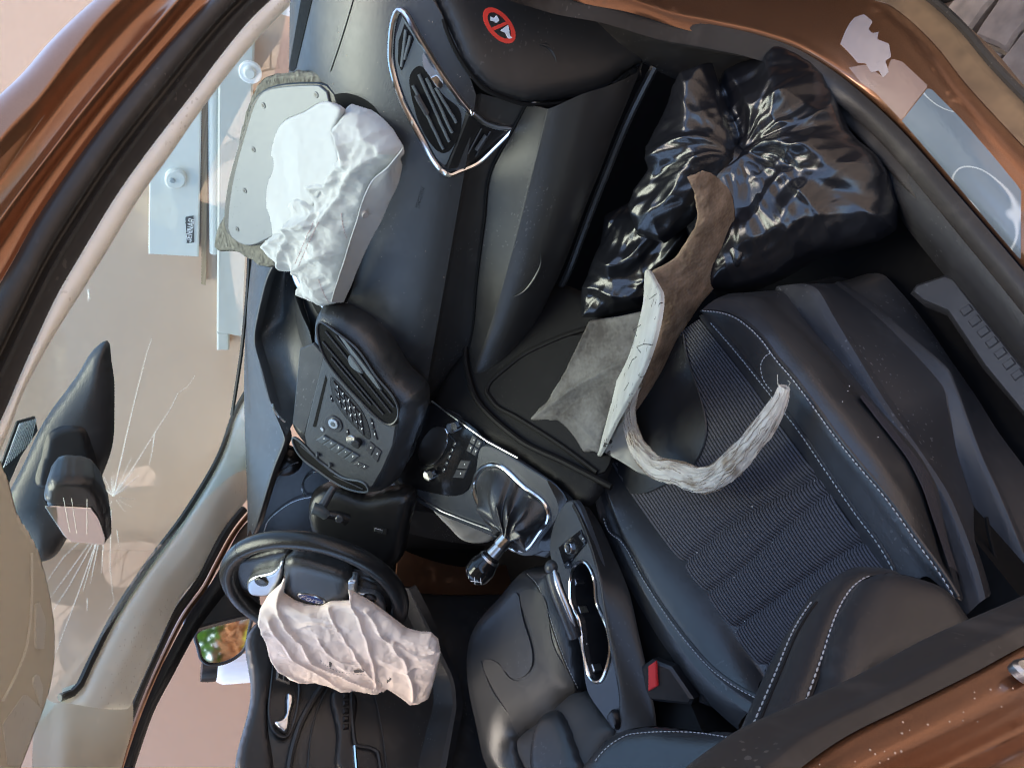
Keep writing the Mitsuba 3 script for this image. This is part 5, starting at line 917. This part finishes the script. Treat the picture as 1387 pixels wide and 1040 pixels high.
scene['bag_cloth_white'] = two(bump(pri((.40, .40, .385), .8, specular=.2, sheen=.2), lambda p, n, uv: .0008 * (1 - dr.abs(2 * noise(p.x * 80., p.y * 80., p.z * 80.) - 1)) + .0004 * (1 - dr.abs(2 * noise(p.x * 190., p.y * 190., p.z * 190.) - 1)) + .0002 * noise(p.x * 1500., p.y * 1500., p.z * 1500.)))
scene['knee_airbag']['bsdf'] = {'type': 'ref', 'id': 'bag_cloth_white'}
t_ = 'passenger_airbag'; labels[t_] = {'label': 'crumpled white airbag bulging out of the passenger side of the dashboard', 'category': 'airbag'}
mid = m_(f15, [(640, 170), (700, 203), (770, 280), (812, 350), (818, 385), (740, 480), (690, 600), (640, 740), (600, 870), (575, 975), (520, 990), (470, 968), (420, 945), (445, 860), (385, 850), (335, 800), (310, 742), (330, 690), (400, 640), (400, 560), (480, 500), (500, 430), (590, 400), (600, 300), (590, 230)])
F15 = [([(620, 250), (680, 330), (690, 400)], .010, .006), ([(540, 440), (600, 470), (640, 440)], .010, .005), ([(520, 500), (580, 500), (640, 470)], .010, .005), ([(440, 600), (520, 560), (560, 600), (520, 650)], .012, .006), ([(460, 640), (520, 660), (600, 600)], .010, .005), ([(330, 740), (420, 700), (480, 650), (560, 640)], .013, .007), ([(390, 840), (440, 760), (470, 660)], .010, .006), ([(440, 860), (520, 800), (600, 760)], .010, .006), ([(560, 700), (640, 560), (700, 460), (800, 370)], .012, .006), ([(700, 220), (740, 300), (790, 350)], .008, .006), ([(600, 380), (660, 420), (700, 410)], .008, .005)]
MR_ = PB2.two(mid)
AIR = pillow(MR_, PB2, .048, .05, .02, .0026, wr=lambda A, d: folds(A, PB2, F15, f15) + .018 * (creased(A, .05, 11, (1.6, 1), .9) - .4) + .010 * (creased(A, .022, 17, (1.4, 1), -.3) - .4) + .003 * (creased(A, .010, 27, (1.4, 1), 1.3) - .4))
put(t_ + '__crumpled_cloth', AIR, 'bag_cloth_white', smooth=True)
put(t_ + '__back_panel', pillow(spl(PB2.two(m_(f15, [(430, 245), (520, 202), (635, 170), (665, 195), (640, 270), (655, 350), (640, 440), (590, 500), (550, 570), (490, 640), (450, 690), (400, 715), (335, 705), (316, 655), (345, 540), (370, 420)])), 120, True), PB2.up(.044), .0035, .006, .012, .003, wr=lambda A, d: .010 * (creased(A, .11, 23, (1.5, 1), .3) - .4) + .0012 * (creased(A, .03, 24) - .4)), 'bag_cloth_white', 'flat white panel at the back of the airbag', smooth=True)
fp0 = crv(m_(f15, [(822, 366), (780, 420), (735, 480), (690, 560), (655, 660), (620, 770), (580, 880), (545, 985)]), 60, y=.63); fp0[:, 1] += 0
FPN = PB2.up(.046)
top_e = spl(np.array([FPN.at(*q) for q in m_(f15, [(818, 360), (760, 430), (690, 500), (650, 590), (610, 710), (570, 840), (535, 975)])]), 70)
bot_e = spl(np.array([PB2.up(-.004).at(*q) for q in m_(f15, [(815, 428), (790, 520), (740, 635), (690, 730), (645, 830), (612, 905), (585, 978)])]), 70)
w_ = np.linspace(0, 1, 70)[:, None]
mm = [top_e * (1 - s) + bot_e * s + PB2.n * (.004 * math.sin(math.pi * s)) + SB.n * 0 for s in (0, .06, .2, .5, .8, 1)]
FPM = thick(loft(mm, 6), .0012); FV = FPM[0] + FPM[0] * 0
put(t_ + '__front_panel', (FV + (meshkit.noise(FV * 26, 5)[:, None] - .5) * .006 * PB2.n, FPM[1]), 'bag_cloth_white', 'smooth white front panel of the airbag with a grey dot', smooth=True)
scene['grey_dot'] = two(pri((.35, .32, .30), .8)); scene['red_thread'] = two(pri((.40, .25, .25), .8))
put(t_ + '__dot', drape(face_cam(FPM), ell(f15(664, 622), 5, 3.6, -.8), .004, .0003, h=.002), 'grey_dot')
for px in ([(480, 655), (440, 740), (398, 838)], [(462, 652), (424, 735), (384, 830)], [(572, 620), (578, 670), (592, 722)], [(480, 885), (495, 930), (522, 982)]):
    put(t_ + '__stitching', dashes(lay(AIR, m_(f15, px), 60, .0008, sm=1), .004, .0012, .0005), 'red_thread', kind='stuff', smooth=False)
put(DB + '__airbag_canister', tube(spl([Q(402, 362, y=.80), Q(406, 378, y=.78), Q(418, 396, y=.76)], 12), .012, 16), 'satin')
put(DB + '__airbag_bracket', tube(spl([Q(446, 425, y=.70), Q(432, 408, y=.72), Q(415, 395, y=.76)], 10), .004, 8), 'satin')

# ---------------------------------------------------------------- black rubbish bag in the footwell
scene['bin_film'] = two(pri((.0075, .0078, .010), .25, specular=.8))
PB = PL(Q(1050, 230, y=.53), [.28, -.46, .84])
t_ = 'rubbish_bag'; labels[t_] = {'label': 'shiny black knotted rubbish bag stuffed into the passenger footwell', 'category': 'bag'}
kn = PB.two([(1020, 222)])[0]
def pleat(kn, seed, amp, fr=1.35):
    def fn(A, d):
        v = A - kn; r = np.linalg.norm(v, axis=1); a = np.arctan2(v[:, 1], v[:, 0])
        w = a + .9 * (n3(A, 11, seed + 2) - .5)
        q = np.stack([np.cos(w) * fr, np.sin(w) * fr], 1) + np.stack([r, -r], 1) * 4
        h = (1 - abs(2 * n3(q, 1.6, seed) - 1)) * .72 + (1 - abs(2 * n3(q, 3.6, seed + 1) - 1)) * .28
        k = np.clip(r / .06, .15, 1)
        big = ridged(A, 9, seed + 4, (1.6, 1), .6, .8, 1)
        mid = ridged(A, 22, seed + 6, (2.2, 1), 1.1 + seed, .8, 1)
        fine = ridged(A, 60, seed + 8, (2.4, 1), 2.2 + seed, .8, 1)
        rad = np.stack([a * .10, r], 1)
        c1 = creased(A, .072, seed + 12, (1.5, 1), .6 + seed, .6); c2 = creased(A + .03 * np.stack([n3(A, 12, seed), n3(A, 12, seed + 1)], 1), .026, seed + 13, (2.6, 1), seed * .7, .7); c3 = creased(rad, .020, seed + 14, (1, 4.0), 0, .6)
        return amp * 1.0 * k * (h - .5) + amp * .5 * (big - .5) + amp * .85 * (c1 - .4) + amp * .20 * (c2 - .4) + amp * .16 * k * (c3 - .4)
    return fn
big = [(1060, 57), (1080, 70), (1098, 80), (1118, 105), (1133, 135), (1150, 175), (1163, 190), (1192, 214), (1207, 238), (1218, 280), (1214, 312), (1190, 326), (1150, 336), (1105, 352), (1060, 378), (1010, 400), (972, 402), (950, 370), (935, 320), (925, 260), (930, 215), (945, 180), (970, 130), (985, 108), (1005, 95), (1035, 85), (1050, 68)]
put(t_ + '__body', pillow(PB.two(big), PB, .085, .085, .09, .0032, wr=pleat(kn, 40, .034)), 'bin_film', smooth=True)

d_ = PB.two([(1016, 372)])[0] - kn; PB_rot = math.atan2(d_[1], d_[0])
put(t_ + '__tail', pillow(spl(PB.two([(1002, 205), (1022, 215), (1045, 232), (1060, 255), (1064, 278), (1052, 302), (1042, 322), (1032, 352), (1016, 372), (1000, 352), (992, 312), (986, 272), (960, 232), (935, 222), (945, 214), (980, 214)]), 140, True), PB.up(.075), .022, .02, .02, .0028, wr=lambda A, d: .018 * (ridged(A, 24, 60, (2.4, 1), PB_rot, .5) - .5)), 'bin_film', 'gathered tail of the knotted bag', smooth=True)
PBL = PL(Q(915, 190, y=.60), [.25, -.55, .80]); k2 = PBL.two([(1000, 215)])[0]
put(t_ + '__body', pillow(PBL.two([(965, 86), (955, 92), (930, 103), (915, 125), (905, 150), (890, 180), (878, 205), (882, 232), (862, 258), (854, 280), (865, 320), (900, 330), (950, 290), (1000, 220), (1000, 180), (988, 150), (975, 118)]), PBL, .05, .06, .06, .0032, wr=pleat(k2, 71, .028)), 'bin_film', smooth=True)
PBM = PL(Q(850, 350, y=.60), [.2, -.6, .77])
put('rubbish_bag', pillow(PBM.two([(856, 272), (822, 290), (815, 330), (800, 365), (789, 402), (789, 434), (812, 432), (842, 424), (874, 417), (900, 380), (940, 330), (945, 280), (925, 240), (885, 252)]), PBM, .05, .06, .06, .0032, wr=pleat(PBM.two([(950, 250)])[0], 90, .026)), 'bin_film', 'smaller black rubbish bag lobe between glove box and torn panel', 'bag', smooth=True)

# ---------------------------------------------------------------- torn panel with felt and wadding
scene['felt'] = two(bump(pri(proc(lambda p, n, uv: mix((.10, .068, .045), (.27, .19, .13), dr.clip(fbm(p.x * 40., p.y * 40., p.z * 40., 4) * 1.4 - .25 + .35 * (vnoise3(p, 300.) - .5), 0, 1))), .95, specular=.1), lambda p, n, uv: .004 * fbm(p.x * 150., p.y * 150., p.z * 150., 3)))
scene['shell_pale'] = two(bump(pri(proc(lambda p, n, uv: mix(mix((.46, .45, .39), (.30, .285, .24), fbm(p.x * 30., p.y * 30., p.z * 30., 4)), (.05, .045, .04), smoothstep(.70, .76, fbm(p.x * 55., p.y * 140., p.z * 55., 3)))), .8, specular=.2), lambda p, n, uv: .0006 * vnoise3(p, 300.)))
scene['shell_grey'] = two(bump(pri(proc(lambda p, n, uv: mix((.055, .048, .042), (.20, .19, .17), dr.clip(fbm(p.x * 14., p.y * 14., p.z * 14., 4) * 2 - .6 + .3 * (vnoise3(p, 250.) - .5), 0, 1))), .85, specular=.2), lambda p, n, uv: .003 * fbm(p.x * 60., p.y * 60., p.z * 60., 3)))
t_ = 'torn_panel'; labels[t_] = {'label': 'torn grey panel piece with brown felt back leaning on the seat front', 'category': 'broken panel'}
Lp = [(932, 242, .43), (943, 272, .425), (942, 310, .42), (922, 345, .418), (884, 372, .415), (899, 412, .40), (893, 448, .385), (883, 481, .370), (868, 518, .355), (849, 552, .34)]
Rp = [(956, 232, .435), (986, 255, .44), (995, 295, .44), (991, 340, .435), (974, 380, .425), (947, 415, .41), (918, 460, .395), (895, 505, .375), (876, 536, .36), (858, 562, .345)]
LA, RA = crv(Lp, 90, y=0), crv(Rp, 90, y=0)
bow = np.sin(np.linspace(0, np.pi, 90))[:, None]
rws = [LA * (1 - s) + RA * s + (np.array([-.1, -.5, .5]) * .022 * math.sin(math.pi * s)) * (.3 + .7 * bow) for s in np.linspace(0, 1, 22)]
g = np.array(rws); gv = g.reshape(-1, 3); gv = gv + (meshkit.fbm(gv * 55, 3, 2)[:, None] - .5) * .010 * np.array([-.1, -.5, .6])
put(t_ + '__felt', thick((gv, grid(g)[1]), .007), 'felt', 'brown felt back of the torn panel', smooth=True)
SPL = three_points(Q(884, 372, y=.413), Q(814, 617, y=.333), Q(846, 500, y=.385)); SPL = SPL if SPL.n @ (CAM - SPL.o) > 0 else PL(SPL.o, -SPL.n)
put(t_ + '__pale_edge', plate([(878, 371), (888, 376), (897, 392), (900, 412), (894, 448), (884, 481), (868, 518), (848, 554), (830, 588), (814, 618), (806, 600), (799, 580), (824, 542), (848, 501), (865, 458), (875, 417), (877, 392)], SPL, .006, .0015, n=140), 'shell_pale', 'pale scratched edge of the panel')
GP = three_points(Q(874, 418, y=.435), Q(799, 580, y=.375), Q(720, 560, y=.475)); GP = GP if GP.n @ (CAM - GP.o) > 0 else PL(GP.o, -GP.n)
gp = [(798, 434), (840, 428), (880, 419), (877, 456), (860, 503), (838, 547), (816, 590), (815, 606), (814, 616), (803, 611), (791, 613), (778, 592), (766, 578), (755, 569), (740, 574), (720, 582), (700, 586), (697, 581), (712, 566), (740, 545), (767, 501), (787, 458)]
G_F = [([(704, 582), (740, 556), (790, 520), (850, 490)], .012, .006), ([(760, 560), (800, 530), (840, 512)], -.006, .004), ([(800, 440), (780, 480), (750, 530)], .008, .005), ([(730, 566), (790, 575), (812, 600)], .006, .006)]
put(t_ + '__grey_shell', pillow(spl(GP.two(gp), 200, True, True), GP, .004, .006, .005, .0035, wr=lambda A, d: folds(A, GP, G_F, lambda a, b: (a, b)) + .006 * (n3(A, 40, 3) - .5)), 'shell_grey', 'dirty grey shell of the torn panel', smooth=True)
LP = PL(Q(845, 610, y=.315), [.3, -.5, .8])
put(t_ + '__fibre_flap', pillow(spl(LP.two([(817, 612), (828, 590), (842, 566), (852, 556), (862, 580), (872, 610), (888, 636), (876, 644), (864, 640), (842, 626)]), 70, True, True), LP, .005, .006, .004, .003, wr=lambda A, d: .004 * (n3(A, 120, 6) - .5)), 'shell_pale', 'frayed pale fibre layer', smooth=True)
scene['wadding'] = two(bump(pri(proc(lambda p, n, uv: mix((.62, .57, .48), (.31, .24, .17), smoothstep(.50, .75, fbm(p.x * 36., p.y * 36., p.z * 36., 3)))), .95, specular=.1, sheen=.4), lambda p, n, uv: .003 * fbm(p.x * 220., p.y * 220., p.z * 220., 3)))
scene['fibre_pale'] = two(pri((.60, .55, .46), .9)); scene['fibre_brown'] = two(pri((.26, .19, .13), .9))
wp_ = crv([(866, 520, .72), (854, 545, .705), (854, 575, .690), (864, 606, .682), (884, 630, .68), (918, 640, .680), (955, 650, .684), (982, 637, .688), (1012, 607, .692), (1036, 576, .696), (1054, 547, .70), (1063, 524, .704)], 160, z=0)
tn = np.gradient(wp_, axis=0); tn /= np.linalg.norm(tn, axis=1, keepdims=True); sd = np.cross(tn, [0, 0, 1.]); sd /= np.linalg.norm(sd, axis=1, keepdims=True); upv = np.cross(sd, tn)
ss = np.linspace(0, 1, 160); rr_ = np.interp(ss, [0, .1, .3, .5, .7, .9, 1], [.006, .010, .015, .0165, .0155, .013, .007])
rw = []
for a in np.linspace(0, 2 * np.pi, 49):
    q = np.stack([np.full(160, math.cos(a) * 3), np.full(160, math.sin(a) * 3), ss * 5], 1)
    k = rr_ * (1 + .55 * (meshkit.fbm(q * np.array([1.7, 1.7, 1.2]), 3, 9) - .5) + .35 * (meshkit.noise(q * np.array([4, 4, 6.]), 5) - .5))
    rw.append(wp_ + sd * (k * math.cos(a))[:, None] + upv * (k * math.sin(a) * .75)[:, None])
put(t_ + '__wadding', grid(np.array(rw)), 'wadding', 'curled strip of pale fibrous wadding lying on the seat', smooth=True)
rf = np.random.default_rng(12); fa, fb = [], []
for i in range(240):
    i0 = int(rf.integers(4, 140)); n_ = int(rf.integers(12, 50)); i1 = min(159, i0 + n_); a = rf.uniform(0, 2 * np.pi); m = i1 - i0
    if m < 6: continue
    aa = a + np.cumsum(rf.normal(0, .05, m)); k = rr_[i0:i1] * (1.0 + np.cumsum(rf.normal(0, .02, m)) + rf.uniform(-.1, .12))
    c = wp_[i0:i1] + sd[i0:i1] * (k * np.cos(aa))[:, None] + upv[i0:i1] * (k * np.sin(aa) * .78)[:, None]
    (fa if rf.uniform() < .7 else fb).append(tube(c[::2], .00045, 4))
for i in range(7):
    c = wp_[150 + i % 10] + rf.normal(0, .005, 3); e = c + tn[-1] * rf.uniform(.004, .014) + rf.normal(0, .006, 3); fa.append(tube(np.array([c, (c + e) / 2 + rf.normal(0, .003, 3), e]), .0004, 4))
put(t_ + '__fibres', cat(*fa), 'fibre_pale', kind='stuff', smooth=False); put(t_ + '__fibres', cat(*fb), 'fibre_brown', kind='stuff', smooth=False)
cr2 = []
for px in ([(868, 478), (862, 470), (872, 466), (884, 467)], [(851, 500), (856, 488), (862, 483)], [(862, 455), (858, 447), (868, 440)], [(880, 405), (889, 398)], [(846, 528), (852, 518)]):
    cr2.append(tube(np.array([SPL.up(.0062).at(*q) for q in px]), .0006, 4))
put(t_ + '__scratches', cat(*cr2), 'dark_print', kind='stuff', smooth=False)
# lint and crumbs lying on the seat and valance
rl = np.random.default_rng(5); li = []
for i in range(46):
    q = (rl.uniform(900, 1200), rl.uniform(470, 860)); P_, N_ = hits(CUSH if q[0] > 1110 else BOL if False else CEN_low, [q])
    if len(P_): li.append(ball(P_[0] + N_[0] * .0022, rl.uniform(.0004, .0009), 1))
put(PS + '__lint', cat(*li), 'crack', kind='stuff', smooth=False)

# ---------------------------------------------------------------- open passenger door, only its lower edge shows
t_ = 'passenger_door'; labels[t_] = {'label': 'open passenger door, only its dark lower edge showing at the upper right', 'category': 'car door'}
e_ = np.array([Q(1150, -80, z=.36), Q(1190, -14, z=.36), Q(1212, -5, z=.355), Q(1245, -2, z=.355), Q(1275, -5, z=.355), Q(1300, -14, z=.355), Q(1500, -140, z=.36)]); e_ = spl(e_, 50)
put(t_ + '__lower_seal', tube(e_, .012, 10), 'rubber')
dirv = e_[-1] - e_[0]; dirv[2] = 0; dirv /= np.linalg.norm(dirv); nrm = np.cross(dirv, [0, 0, 1.]); nrm = nrm * (-1 if nrm @ (CAM - e_[25]) > 0 else 1) 
put(t_ + '__panel', thick(loft([e_ + [0, 0, .005], e_ + [0, 0, .3], e_ + [0, 0, .7]], 3), .05), 'soft_plastic')
put(t_ + '__skin', thick(loft([e_ + nrm * .055 + [0, 0, .005], e_ + nrm * .085 + [0, 0, .3], e_ + nrm * .06 + [0, 0, .7]], 3), .004), 'bronze_paint')
